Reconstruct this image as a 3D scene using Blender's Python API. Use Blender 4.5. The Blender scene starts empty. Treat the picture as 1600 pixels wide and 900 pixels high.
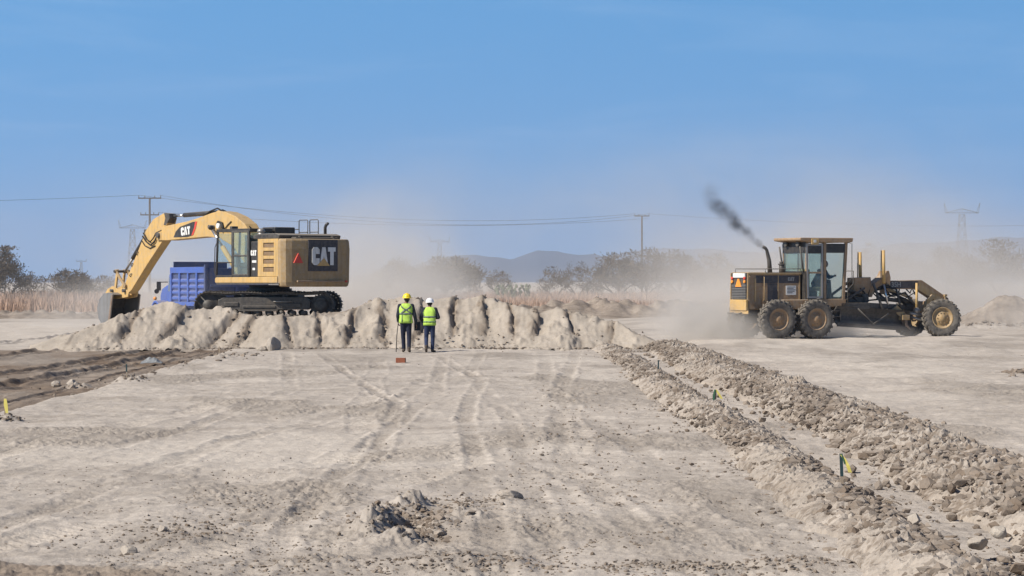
import bpy, math, random
import numpy as np
from mathutils import Vector, Matrix, noise as mnoise

R = math.radians
SC = bpy.context.scene
COL = SC.collection

# ------------------------------------------------------------------ camera, sky, sun, exposure
F = 4000.0            # focal length in photo pixels (90 mm on a 36 mm wide sensor)
CAM_H = 2.12
camd = bpy.data.cameras.new("camera")
camd.lens = 90.0
camd.sensor_width = 36.0
camd.clip_start = 0.5
camd.clip_end = 30000
cam = bpy.data.objects.new("camera", camd)
COL.objects.link(cam)
cam.location = (0, 0, CAM_H)
cam.rotation_euler = (R(90) - 10.0 / F, 0, 0)
SC.camera = cam

SUN_EL = 40.0
SUN_AZ = (-0.86, -0.51)          # horizontal direction towards the sun
w = bpy.data.worlds.new("World")
SC.world = w
w.use_nodes = True
nt = w.node_tree
nt.nodes.clear()
wo = nt.nodes.new("ShaderNodeOutputWorld")
bg = nt.nodes.new("ShaderNodeBackground")
sky = nt.nodes.new("ShaderNodeTexSky")
sky.sky_type = 'NISHITA'
sky.sun_disc = False
sky.sun_elevation = R(SUN_EL)
sky.sun_rotation = math.atan2(SUN_AZ[0], SUN_AZ[1])
sky.altitude = 1900
sky.air_density = 1.0
sky.dust_density = 0.6
sky.ozone_density = 2.5
tc = nt.nodes.new("ShaderNodeTexCoord")
sep = nt.nodes.new("ShaderNodeSeparateXYZ")
mul = nt.nodes.new("ShaderNodeMath"); mul.operation = 'MULTIPLY_ADD'
mul.inputs[1].default_value = 1.0
mul.inputs[2].default_value = 0.72
com = nt.nodes.new("ShaderNodeCombineXYZ")
nrm = nt.nodes.new("ShaderNodeVectorMath"); nrm.operation = 'NORMALIZE'
tint = nt.nodes.new("ShaderNodeMix"); tint.data_type = 'RGBA'; tint.blend_type = 'MULTIPLY'
tint.inputs[0].default_value = 1.0
# the low sky in view is clear and saturated; the unseen dome overhead is dimmed to lower the fill light
tmx = nt.nodes.new("ShaderNodeMix"); tmx.data_type = 'RGBA'
tmx.inputs[6].default_value = (0.76, 1.60, 1.66, 1)
tmx.inputs[7].default_value = (0.58, 0.50, 0.50, 1)
mrg = nt.nodes.new("ShaderNodeMapRange"); mrg.inputs[1].default_value = 0.13; mrg.inputs[2].default_value = 0.30
L = nt.links.new
L(tc.outputs["Generated"], sep.inputs[0])
L(sep.outputs[2], mrg.inputs[0]); L(mrg.outputs[0], tmx.inputs[0]); L(tmx.outputs[2], tint.inputs[7])
L(sep.outputs[2], mul.inputs[0])
L(sep.outputs[0], com.inputs[0]); L(sep.outputs[1], com.inputs[1]); L(mul.outputs[0], com.inputs[2])
L(com.outputs[0], nrm.inputs[0]); L(nrm.outputs[0], sky.inputs[0])
L(sky.outputs[0], tint.inputs[6])
# faint high cirrus wisps
wm = nt.nodes.new("ShaderNodeMapping"); wm.inputs["Scale"].default_value = (5, 5, 34); wm.inputs["Rotation"].default_value = (0.0, 0.12, 0.0)
wn = nt.nodes.new("ShaderNodeTexNoise"); wn.inputs["Scale"].default_value = 1.6; wn.inputs["Detail"].default_value = 6; wn.inputs["Roughness"].default_value = 0.6; wn.inputs["Distortion"].default_value = 0.6
wr = nt.nodes.new("ShaderNodeMapRange"); wr.inputs[1].default_value = 0.5; wr.inputs[2].default_value = 0.85; wr.inputs[4].default_value = 0.10
wx = nt.nodes.new("ShaderNodeMix"); wx.data_type = 'RGBA'; wx.inputs[7].default_value = (4.6, 5.0, 5.6, 1)
L(tc.outputs["Generated"], wm.inputs[0]); L(wm.outputs[0], wn.inputs[0]); L(wn.outputs["Fac"], wr.inputs[0])
L(wr.outputs[0], wx.inputs[0]); L(tint.outputs[2], wx.inputs[6]); L(wx.outputs[2], bg.inputs[0])
bg.inputs[1].default_value = 0.15
L(bg.outputs[0], wo.inputs[0])

sund = bpy.data.lights.new("sun", 'SUN')
sund.energy = 4.9
sund.angle = R(0.53)
sund.color = (1.0, 0.925, 0.81)
sun = bpy.data.objects.new("sun", sund)
COL.objects.link(sun)
_s = Vector((SUN_AZ[0], SUN_AZ[1], math.tan(R(SUN_EL)) * math.hypot(*SUN_AZ))).normalized()
sun.rotation_euler = _s.to_track_quat('Z', 'Y').to_euler()
sun.location = (-40, -20, 60)

SC.view_settings.view_transform = 'Standard'
SC.view_settings.look = 'None'
SC.view_settings.gamma = 1.0
SC.view_settings.exposure = 0.42
SC.cycles.volume_step_rate = 1.0
SC.cycles.volume_max_steps = 256
SC.cycles.volume_bounces = 1
SC.cycles.max_bounces = 8
SC.cycles.diffuse_bounces = 3
SC.cycles.transparent_max_bounces = 16

# ------------------------------------------------------------------ noise
def _hash(ix, iy, seed):
    h = (ix.astype(np.int64) * 374761393 + iy.astype(np.int64) * 668265263 + seed * 982451653) & 0xFFFFFFFF
    h = ((h ^ (h >> 13)) * 1274126177) & 0xFFFFFFFF
    return ((h ^ (h >> 16)) & 0xFFFF).astype(np.float32) / 65535.0

def vnoise(x, y, seed=0):
    """gradient noise, about -1..1"""
    ix = np.floor(x); iy = np.floor(y)
    fx = (x - ix).astype(np.float32); fy = (y - iy).astype(np.float32)
    u = fx * fx * fx * (fx * (fx * 6 - 15) + 10); v = fy * fy * fy * (fy * (fy * 6 - 15) + 10)
    def g(ax, ay, dx, dy):
        a = _hash(ax, ay, seed) * 6.2831853
        return np.cos(a) * dx + np.sin(a) * dy
    a = g(ix, iy, fx, fy); b = g(ix + 1, iy, fx - 1, fy)
    c = g(ix, iy + 1, fx, fy - 1); d = g(ix + 1, iy + 1, fx - 1, fy - 1)
    return ((a * (1 - u) + b * u) * (1 - v) + (c * (1 - u) + d * u) * v) * 1.5

def fbm(x, y, octs=4, seed=0, gain=0.5):
    s = 0; a = 1.0; f = 1.0
    for o in range(octs):
        s = s + a * vnoise(x * f + 17.3 * o, y * f - 9.1 * o, seed + o)
        a *= gain; f *= 2.03
    return s

def ridged(x, y, octs=3, seed=0):
    s = 0; a = 1.0; f = 1.0
    for o in range(octs):
        s = s + a * (1 - 2 * np.abs(vnoise(x * f + 7.7 * o, y * f + 3.3 * o, seed + o)))
        a *= 0.5; f *= 2.1
    return s

def cells(x, y, seed=0):
    """F1 distance to jittered points and the cell's own random number"""
    ix = np.floor(x); iy = np.floor(y)
    best = np.full(x.shape, 9.0, np.float32); idn = np.zeros(x.shape, np.float32)
    for ox in (-1, 0, 1):
        for oy in (-1, 0, 1):
            cx = ix + ox; cy = iy + oy
            px = cx + _hash(cx, cy, seed); py = cy + _hash(cx, cy, seed + 5)
            d = (px - x) ** 2 + (py - y) ** 2
            m = d < best
            best = np.where(m, d, best); idn = np.where(m, _hash(cx, cy, seed + 9), idn)
    return np.sqrt(best), idn

def sstep(a, b, x):
    t = np.clip((x - a) / (b - a), 0, 1)
    return t * t * (3 - 2 * t)

# ------------------------------------------------------------------ helpers
def tag(o, label=None, cat=None, group=None, kind=None):
    if label: o["label"] = label
    if cat: o["category"] = cat
    if group: o["group"] = group
    if kind: o["kind"] = kind
    return o

def empty(name, loc=(0, 0, 0), rz=0.0, label=None, cat=None, group=None):
    o = bpy.data.objects.new(name, None)
    COL.objects.link(o)
    o.empty_display_size = 0.3
    o.location = loc
    o.rotation_euler = (0, 0, rz)
    return tag(o, label, cat, group)

def grid_mesh(name, X, Y, Z, mat, attrs=None, smooth=True, wrap=False):
    """X,Y,Z arrays of shape (rows, cols) -> one mesh object"""
    n, m = X.shape
    co = np.stack([X, Y, Z], -1).reshape(-1, 3).astype(np.float32)
    i = np.arange(n * m).reshape(n, m)
    q = np.stack([i[:-1, :-1], i[:-1, 1:], i[1:, 1:], i[1:, :-1]], -1).reshape(-1, 4)
    me = bpy.data.meshes.new(name)
    me.vertices.add(len(co)); me.vertices.foreach_set("co", co.ravel())
    me.loops.add(q.size); me.loops.foreach_set("vertex_index", q.ravel().astype(np.int32))
    me.polygons.add(len(q))
    me.polygons.foreach_set("loop_start", (np.arange(len(q)) * 4).astype(np.int32))
    me.polygons.foreach_set("use_smooth", np.full(len(q), bool(smooth)))
    me.update(calc_edges=True)
    for k, a in (attrs or {}).items():
        at = me.attributes.new(k, 'FLOAT', 'POINT')
        at.data.foreach_set("value", a.ravel().astype(np.float32))
    if mat: me.materials.append(mat)
    o = bpy.data.objects.new(name, me)
    COL.objects.link(o)
    return o

class MB:
    """collects shapes in local coordinates, links them as one mesh object"""
    def __init__(s):
        s.v = []; s.f = []; s.m = []; s.sm = []
    def add(s, vs, fs, mi=0, smooth=False):
        b = len(s.v)
        s.v += [tuple(p) for p in vs]
        for f in fs:
            s.f.append([b + i for i in f]); s.m.append(mi); s.sm.append(smooth)
        return s
    def box(s, x0, x1, y0, y1, z0, z1, mi=0, rot=None, taper=None):
        vs = [(x, y, z) for z in (z0, z1) for y in (y0, y1) for x in (x0, x1)]
        if rot is not None:
            c = Vector(((x0 + x1) / 2, (y0 + y1) / 2, (z0 + z1) / 2))
            vs = [c + rot @ (Vector(p) - c) for p in vs]
        return s.add(vs, [(0, 2, 3, 1), (4, 5, 7, 6), (0, 1, 5, 4), (2, 6, 7, 3), (0, 4, 6, 2), (1, 3, 7, 5)], mi)
    def prism(s, pts, a0, a1, axis='y', mi=0):
        """pts: outline in the two other axes; extruded from a0 to a1 on axis"""
        n = len(pts)
        def mk(p, a):
            if axis == 'y': return (p[0], a, p[1])
            if axis == 'x': return (a, p[0], p[1])
            return (p[0], p[1], a)
        vs = [mk(p, a0) for p in pts] + [mk(p, a1) for p in pts]
        area = sum(pts[i][0] * pts[(i + 1) % n][1] - pts[(i + 1) % n][0] * pts[i][1] for i in range(n))
        fs = [tuple(range(n)), tuple(range(2 * n - 1, n - 1, -1))]
        fs += [(i + n, (i + 1) % n + n, (i + 1) % n, i) for i in range(n)]
        flip = (area > 0) == (axis in ('x', 'z'))
        if a1 < a0: flip = not flip
        if flip: fs = [tuple(reversed(f)) for f in fs]
        return s.add(vs, fs, mi)
    def cyl(s, p0, p1, r0, r1=None, n=16, mi=0, caps=True, smooth=True):
        if r1 is None: r1 = r0
        p0 = Vector(p0); p1 = Vector(p1)
        d = (p1 - p0).normalized()
        u = d.orthogonal().normalized(); w_ = d.cross(u)
        vs = []
        for p, r in ((p0, r0), (p1, r1)):
            for k in range(n):
                a = 2 * math.pi * k / n
                vs.append(p + (u * math.cos(a) + w_ * math.sin(a)) * r)
        s.add(vs, [(k, (k + 1) % n, (k + 1) % n + n, k + n) for k in range(n)], mi, smooth)
        if caps:
            b = len(s.v) - 2 * n
            s.f.append([b + k for k in range(n - 1, -1, -1)]); s.m.append(mi); s.sm.append(False)
            s.f.append([b + n + k for k in range(n)]); s.m.append(mi); s.sm.append(False)
        return s
    def tube(s, pts, r, n=8, mi=0, closed=False, r1=None):
        pts = [Vector(p) for p in pts]
        m = len(pts)
        prev = None; vs = []
        for i, p in enumerate(pts):
            a = pts[max(i - 1, 0)]; b = pts[min(i + 1, m - 1)]
            d = (b - a).normalized()
            if prev is None: u = d.orthogonal().normalized()
            else:
                u = prev - d * prev.dot(d)
                u = u.normalized() if u.length > 1e-6 else d.orthogonal().normalized()
            prev = u; w_ = d.cross(u)
            rr = r if r1 is None else r + (r1 - r) * i / (m - 1)
            if isinstance(r, (list, tuple)): rr = r[i]
            for k in range(n):
                t = 2 * math.pi * k / n
                vs.append(p + (u * math.cos(t) + w_ * math.sin(t)) * rr)
        fs = [(i * n + k, i * n + (k + 1) % n, (i + 1) * n + (k + 1) % n, (i + 1) * n + k) for i in range(m - 1) for k in range(n)]
        fs.append(tuple(range(n - 1, -1, -1))); fs.append(tuple((m - 1) * n + k for k in range(n)))
        return s.add(vs, fs, mi, True)
    def lathe(s, prof, c=(0, 0, 0), axis='y', n=32, mi=0, smooth=True):
        """prof: list of (radius, offset along axis)"""
        vs = []
        for (r, a) in prof:
            for k in range(n):
                t = 2 * math.pi * k / n
                p = {'y': (r * math.cos(t), a, r * math.sin(t)), 'z': (r * math.cos(t), r * math.sin(t), a),
                     'x': (a, r * math.cos(t), r * math.sin(t))}[axis]
                vs.append((p[0] + c[0], p[1] + c[1], p[2] + c[2]))
        m = len(prof)
        fs = [(i * n + k, i * n + (k + 1) % n, (i + 1) * n + (k + 1) % n, (i + 1) * n + k) for i in range(m - 1) for k in range(n)]
        if axis in ('z',): pass
        return s.add(vs, fs, mi, smooth)
    def ball(s, c, r, n=10, mi=0, sc=(1, 1, 1)):
        vs = []; fs = []
        for i in range(n + 1):
            ph = math.pi * i / n
            for k in range(2 * n):
                t = math.pi * k / n
                vs.append((c[0] + r * sc[0] * math.sin(ph) * math.cos(t), c[1] + r * sc[1] * math.sin(ph) * math.sin(t), c[2] + r * sc[2] * math.cos(ph)))
        for i in range(n):
            for k in range(2 * n):
                fs.append((i * 2 * n + k, (i + 1) * 2 * n + k, (i + 1) * 2 * n + (k + 1) % (2 * n), i * 2 * n + (k + 1) % (2 * n)))
        return s.add(vs, fs, mi, True)
    def xform(s, M):
        s.v = [tuple(M @ Vector(p)) for p in s.v]
        return s
    def build(s, name, mats, parent=None, bevel=0.0, seg=2, loc=None, fix=True):
        me = bpy.data.meshes.new(name)
        me.from_pydata(s.v, [], s.f)
        if not isinstance(mats, (list, tuple)): mats = [mats]
        for m in mats: me.materials.append(m)
        me.polygons.foreach_set("material_index", s.m)
        me.polygons.foreach_set("use_smooth", s.sm)
        if fix:
            import bmesh
            bm = bmesh.new(); bm.from_mesh(me)
            bmesh.ops.recalc_face_normals(bm, faces=bm.faces)
            bm.to_mesh(me); bm.free()
        me.update()
        o = bpy.data.objects.new(name, me)
        COL.objects.link(o)
        if parent: o.parent = parent
        if loc: o.location = loc
        if bevel > 0:
            b = o.modifiers.new("bevel", 'BEVEL')
            b.width = bevel; b.segments = seg; b.limit_method = 'ANGLE'; b.angle_limit = R(40)
            b.harden_normals = False
        return o

def build_each(m, name, mats, parent=None, **kw):
    """every connected piece of the collected shapes becomes an object of its own"""
    par = list(range(len(m.v)))
    def find(i):
        while par[i] != i:
            par[i] = par[par[i]]; i = par[i]
        return i
    for f in m.f:
        for i in f[1:]: par[find(i)] = find(f[0])
    groups = {}
    for k, f in enumerate(m.f): groups.setdefault(find(f[0]), []).append(k)
    res = []
    for fs in groups.values():
        q = MB(); idx = {}
        for k in fs:
            g = []
            for i in m.f[k]:
                if i not in idx: idx[i] = len(q.v); q.v.append(m.v[i])
                g.append(idx[i])
            q.f.append(g); q.m.append(m.m[k]); q.sm.append(m.sm[k])
        res.append(q.build(name, mats, parent, **kw))
    return res

# ------------------------------------------------------------------ materials
def new_mat(name):
    m = bpy.data.materials.new(name)
    m.use_nodes = True
    t = m.node_tree
    return m, t, t.nodes["Principled BSDF"]

def N(t, kind, **kw):
    n = t.nodes.new(kind)
    for k, v in kw.items(): setattr(n, k, v)
    return n

def ramp(t, src, stops):
    r = N(t, "ShaderNodeValToRGB")
    el = r.color_ramp.elements
    while len(el) < len(stops): el.new(0.5)
    for e, (p, c) in zip(el, stops):
        e.position = p
        e.color = (c, c, c, 1) if not isinstance(c, (tuple, list)) else (*c, 1)
    t.links.new(src, r.inputs[0])
    return r.outputs[0]

def noise_node(t, scale, detail=4, rough=0.55, vec=None, dist=0.0):
    n = N(t, "ShaderNodeTexNoise")
    n.inputs["Scale"].default_value = scale
    n.inputs["Detail"].default_value = detail
    n.inputs["Roughness"].default_value = rough
    n.inputs["Distortion"].default_value = dist
    if vec is not None: t.links.new(vec, n.inputs["Vector"])
    return n.outputs["Fac"]

def mixc(t, fac, a, b, mode='MIX'):
    n = N(t, "ShaderNodeMix", data_type='RGBA', blend_type=mode)
    for sock, v in ((n.inputs[0], fac), (n.inputs[6], a), (n.inputs[7], b)):
        if isinstance(v, (int, float)): sock.default_value = v
        elif isinstance(v, (tuple, list)): sock.default_value = (*v[:3], 1)
        else: t.links.new(v, sock)
    return n.outputs[2]

def math_n(t, op, a, b=None, clamp=False):
    n = N(t, "ShaderNodeMath", operation=op)
    n.use_clamp = clamp
    for sock, v in ((n.inputs[0], a), (n.inputs[1], b)):
        if v is None: continue
        if isinstance(v, (int, float)): sock.default_value = v
        else: t.links.new(v, sock)
    return n.outputs[0]

DUST = (0.37, 0.325, 0.27)
def paint(name, col, rough=0.45, dust=0.35, metal=0.0, scratch=0.25, spec=0.4, topdust=0.5):
    """worn machine paint: tone drift, dust film in patches and on upward faces, chips"""
    m, t, b = new_mat(name)
    tcn = N(t, "ShaderNodeTexCoord")
    v = tcn.outputs["Object"]
    n1 = noise_node(t, 1.7, 5, 0.6, v); n2 = noise_node(t, 9.0, 5, 0.65, v); n3 = noise_node(t, 45.0, 3, 0.6, v)
    tone = mixc(t, ramp(t, n1, [(0.3, 0.0), (0.7, 1.0)]), tuple(c * 0.82 for c in col), tuple(min(1, c * 1.1) for c in col))
    geo = N(t, "ShaderNodeNewGeometry")
    sp = N(t, "ShaderNodeSeparateXYZ"); t.links.new(geo.outputs["Normal"], sp.inputs[0])
    up = math_n(t, 'MULTIPLY', ramp(t, sp.outputs[2], [(0.35, 0.0), (0.9, 1.0)]), topdust)
    patch = math_n(t, 'MULTIPLY', ramp(t, n2, [(0.35, 0.0), (0.68, 1.0)]), dust)
    fac = math_n(t, 'ADD', math_n(t, 'MAXIMUM', up, patch), dust * 0.35, clamp=True)
    c = mixc(t, fac, tone, DUST)
    mps = N(t, "ShaderNodeMapping"); t.links.new(v, mps.inputs[0]); mps.inputs["Scale"].default_value = (7, 7, .9)
    n4 = noise_node(t, 1.0, 4, 0.6, mps.outputs[0], .3)
    c = mixc(t, math_n(t, 'MULTIPLY', ramp(t, n4, [(0.5, 0.0), (0.72, 1.0)]), .15 + dust * .6), c, (0.13, 0.10, 0.072))
    chips = math_n(t, 'MULTIPLY', ramp(t, n3, [(0.68, 0.0), (0.74, 1.0)]), scratch)
    c = mixc(t, chips, c, (0.09, 0.07, 0.055))
    t.links.new(c, b.inputs["Base Color"])
    rr = math_n(t, 'ADD', math_n(t, 'MULTIPLY', fac, 0.45), rough, clamp=True)
    t.links.new(rr, b.inputs["Roughness"])
    b.inputs["Metallic"].default_value = metal
    b.inputs["Specular IOR Level"].default_value = spec
    bp = N(t, "ShaderNodeBump"); bp.inputs["Strength"].default_value = 0.12; bp.inputs["Distance"].default_value = 0.01
    t.links.new(n2, bp.inputs["Height"]); t.links.new(bp.outputs[0], b.inputs["Normal"])
    return m

def flat_mat(name, col, rough=0.7, metal=0.0, var=0.25, scale=6.0, spec=0.3):
    m, t, b = new_mat(name)
    tcn = N(t, "ShaderNodeTexCoord")
    n1 = noise_node(t, scale, 4, 0.6, tcn.outputs["Object"])
    c = mixc(t, n1, tuple(x * (1 - var) for x in col), tuple(min(1, x * (1 + var)) for x in col))
    t.links.new(c, b.inputs["Base Color"])
    b.inputs["Roughness"].default_value = rough
    b.inputs["Metallic"].default_value = metal
    b.inputs["Specular IOR Level"].default_value = spec
    return m

def glass_mat(name, tintc=(0.55, 0.75, 0.72), alpha=0.35, dust=0.25):
    m = bpy.data.materials.new(name); m.use_nodes = True
    t = m.node_tree; t.nodes.clear()
    out = N(t, "ShaderNodeOutputMaterial")
    tr = N(t, "ShaderNodeBsdfTransparent"); tr.inputs[0].default_value = (*tintc, 1)
    gl = N(t, "ShaderNodeBsdfGlossy"); gl.inputs["Roughness"].default_value = 0.06
    df = N(t, "ShaderNodeBsdfDiffuse"); df.inputs[0].default_value = (0.32, 0.36, 0.33, 1)
    fr = N(t, "ShaderNodeFresnel"); fr.inputs[0].default_value = 1.5
    mx = N(t, "ShaderNodeMixShader"); mx2 = N(t, "ShaderNodeMixShader")
    tcn = N(t, "ShaderNodeTexCoord")
    n1 = noise_node(t, 3.0, 5, 0.65, tcn.outputs["Object"])
    dfac = math_n(t, 'ADD', math_n(t, 'MULTIPLY', n1, dust), alpha, clamp=True)
    gb = N(t, "ShaderNodeNewGeometry")
    front = math_n(t, 'SUBTRACT', 1.0, gb.outputs["Backfacing"])
    dfac = math_n(t, 'MULTIPLY', dfac, front)
    tc2 = mixc(t, front, (1, 1, 1), tintc); t.links.new(tc2, tr.inputs[0])
    t.links.new(dfac, mx.inputs[0]); t.links.new(tr.outputs[0], mx.inputs[1]); t.links.new(df.outputs[0], mx.inputs[2])
    t.links.new(math_n(t, 'MULTIPLY', fr.outputs[0], front), mx2.inputs[0]); t.links.new(mx.outputs[0], mx2.inputs[1]); t.links.new(gl.outputs[0], mx2.inputs[2])
    t.links.new(mx2.outputs[0], out.inputs[0])
    return m

def soil_mat(name, light=(0.475, 0.43, 0.385), dark=(0.315, 0.278, 0.243), bump=1.5, brown=True, dcon=0.42):
    m, t, b = new_mat(name)
    geo = N(t, "ShaderNodeNewGeometry")
    pos = geo.outputs["Position"]
    n0 = noise_node(t, 0.16, 4, 0.6, pos); n1 = noise_node(t, 0.9, 6, 0.62, pos, 0.4)
    n2 = noise_node(t, 6.0, 6, 0.68, pos); n3 = noise_node(t, 38.0, 4, 0.6, pos)
    mp = N(t, "ShaderNodeMapping"); t.links.new(pos, mp.inputs[0]); mp.inputs["Scale"].default_value = (0.5, 1.6, 1)
    n4 = noise_node(t, 1.3, 5, 0.7, mp.outputs[0], 0.8)
    f = math_n(t, 'ADD', math_n(t, 'MULTIPLY', n1, 0.5), math_n(t, 'MULTIPLY', n4, 0.5))
    c = mixc(t, ramp(t, f, [(0.36, 0.0), (0.62, 1.0)]), dark, light)
    c = mixc(t, math_n(t, 'MULTIPLY', ramp(t, n0, [(0.42, 0.0), (0.7, 1.0)]), 0.35), c, tuple(x * 1.14 for x in light))
    c = mixc(t, math_n(t, 'MULTIPLY', ramp(t, n2, [(0.48, 0.0), (0.72, 1.0)]), dcon), c, tuple(x * 0.66 for x in dark))
    c = mixc(t, math_n(t, 'MULTIPLY', ramp(t, n3, [(0.62, 0.0), (0.72, 1.0)]), 0.28), c, (0.16, 0.14, 0.12))
    if brown:
        at = N(t, "ShaderNodeAttribute", attribute_name="moist_and_shade")  # brown of moist soil; also carries shade painted into gullies, crevices and pits
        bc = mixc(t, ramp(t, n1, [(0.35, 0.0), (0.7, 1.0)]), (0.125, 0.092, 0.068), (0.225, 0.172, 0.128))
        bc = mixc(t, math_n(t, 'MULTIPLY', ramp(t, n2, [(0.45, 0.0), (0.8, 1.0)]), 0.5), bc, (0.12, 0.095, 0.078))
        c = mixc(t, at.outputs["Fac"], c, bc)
        a2 = N(t, "ShaderNodeAttribute", attribute_name="rough")
        c = mixc(t, math_n(t, 'MULTIPLY', a2.outputs["Fac"], 0.75), c, tuple(x * 0.8 for x in dark))
        a3 = N(t, "ShaderNodeAttribute", attribute_name="pale")
        c = mixc(t, math_n(t, 'MULTIPLY', a3.outputs["Fac"], 0.7), c, (0.50, 0.455, 0.405))
    t.links.new(c, b.inputs["Base Color"])
    b.inputs["Roughness"].default_value = 0.95
    b.inputs["Specular IOR Level"].default_value = 0.1
    n5 = noise_node(t, 17.0, 5, 0.7, pos)
    h = math_n(t, 'ADD', math_n(t, 'ADD', math_n(t, 'MULTIPLY', n2, 0.6), math_n(t, 'MULTIPLY', n3, 0.25)), math_n(t, 'MULTIPLY', n5, 0.45))
    bp = N(t, "ShaderNodeBump"); bp.inputs["Strength"].default_value = 0.55 * bump; bp.inputs["Distance"].default_value = 0.05
    t.links.new(h, bp.inputs["Height"]); t.links.new(bp.outputs[0], b.inputs["Normal"])
    return m

M = {}
M['ground'] = soil_mat("ground_soil", bump=1.0)
M['mound'] = soil_mat("heap_soil", light=(0.385, 0.34, 0.292), dark=(0.29, 0.252, 0.212), bump=1.0, brown=True)
M['ridge'] = soil_mat("ridge_soil", light=(0.345, 0.30, 0.258), dark=(0.215, 0.183, 0.153), bump=0.9, brown=True)
M['clod'] = soil_mat("clod_soil", light=(0.31, 0.265, 0.225), dark=(0.15, 0.122, 0.10), bump=0.6, brown=True, dcon=.6)
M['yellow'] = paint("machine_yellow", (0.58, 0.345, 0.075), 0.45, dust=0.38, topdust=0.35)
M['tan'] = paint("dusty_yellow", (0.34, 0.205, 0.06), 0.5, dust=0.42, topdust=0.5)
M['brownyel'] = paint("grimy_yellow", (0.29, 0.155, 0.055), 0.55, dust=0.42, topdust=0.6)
M['black'] = paint("black_paint", (0.012, 0.012, 0.014), 0.4, dust=0.10, topdust=0.3, scratch=0.0)
M['dark'] = paint("dark_steel", (0.028, 0.027, 0.028), 0.5, dust=0.16, topdust=0.5)
M['navy'] = paint("faded_black_decal", (0.018, 0.018, 0.03), 0.5, dust=0.14, topdust=0.3)
M['steel'] = paint("worn_steel", (0.30, 0.29, 0.28), 0.38, dust=0.2, metal=0.6, topdust=0.4)
M['chrome'] = paint("cylinder_rod", (0.6, 0.6, 0.6), 0.2, dust=0.1, metal=0.9, scratch=0)
M['rust'] = paint("rusty_steel", (0.16, 0.10, 0.07), 0.7, dust=0.3)
M['rubber'] = paint("dusty_rubber", (0.022, 0.022, 0.024), 0.75, dust=0.32, topdust=0.35, scratch=0)
M['hose'] = flat_mat("hose_rubber", (0.02, 0.02, 0.02), 0.6)
M['white'] = paint("white_decal", (0.75, 0.75, 0.73), 0.5, dust=0.15, scratch=0)
M['red'] = paint("red_decal", (0.62, 0.05, 0.03), 0.4, dust=0.05, scratch=0)
M['orange'] = paint("orange_decal", (0.85, 0.30, 0.03), 0.4, dust=0.05, scratch=0)
M['blue'] = paint("truck_blue", (0.02, 0.085, 0.40), 0.35, dust=0.10, topdust=0.5)
M['shadeblue'] = paint("truck_blue_shade", (0.013, 0.04, 0.15), 0.4, dust=0.12, topdust=0.4)  # shaded copy of the truck blue, for panel recesses and tailgate
M['glass'] = glass_mat("cab_glass", (0.62, 0.80, 0.77), 0.16)
M['clear'] = glass_mat("clear_cab_glass", (0.86, 0.93, 0.92), 0.03, 0.12)
M['wood'] = flat_mat("weathered_wood", (0.30, 0.24, 0.18), 0.85, scale=20)
M['pole'] = flat_mat("pole_wood", (0.055, 0.045, 0.04), 0.9)
M['galv'] = flat_mat("galvanised_steel", (0.11, 0.115, 0.12), 0.6, 0.3)
# ------------------------------------------------------------------ terrain
def ruts(X, Y):
    """tyre and track marks on the platform, each a (X(Y) line, half width, depth)"""
    z = np.zeros_like(X)
    marks = [((18, -0.2), (40, -0.65), (55, -0.55), (76, -2.4), .13, .035), ((18, -2.0), (34, -1.75), (48, -1.3), (76, -2.15), .14, .03),
             ((18, -3.2), (30, -1.7), (44, -1.9), (80, -6.2), .12, .028), ((18, 1.2), (32, .7), (50, 1.0), (80, 1.9), .15, .025),
             ((18, -4.6), (34, -3.6), (46, -1.9), (60, -1.9), .16, .03), ((18, 2.4), (34, 1.6), (52, .6), (80, .9), .16, .022),
             ((18, -6.5), (36, -4.6), (50, -4.2), (80, -7.2), .14, .022), ((18, .2), (40, .05), (60, -.9), (80, -1.0), .13, .02)]
    for a, b, c, d, hw, dp in marks:
        ys = np.array([a[0], b[0], c[0], d[0]]); xs = np.array([a[1], b[1], c[1], d[1]])
        xc = np.interp(Y, ys, xs) + 0.12 * np.sin(Y * 0.09 + hw * 50) + 0.04 * vnoise(Y * 0.8, X * 0 + hw * 90, 3)
        u = (X - xc) / hw
        fade = sstep(a[0] - 6, a[0] + 2, Y) * (1 - sstep(d[0] - 8, d[0], Y)) * (0.45 + 0.55 * sstep(-0.3, 0.4, vnoise(X * 0 + hw * 31, Y * 0.16, 8)))
        tread = 1 + 0.35 * np.sign(np.sin(Y * 30 + np.abs(u) * 3))
        z += fade * dp * (-np.exp(-u ** 4) * tread * .8 + (0.75 + .9 * vnoise(X * 5, Y * 3, 9)) * np.exp(-((np.abs(u) - 1.35) / 0.4) ** 2)) * (.55 + .6 * sstep(-.4, .3, vnoise(X * .9, Y * .5, 19)))
    return z

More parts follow.
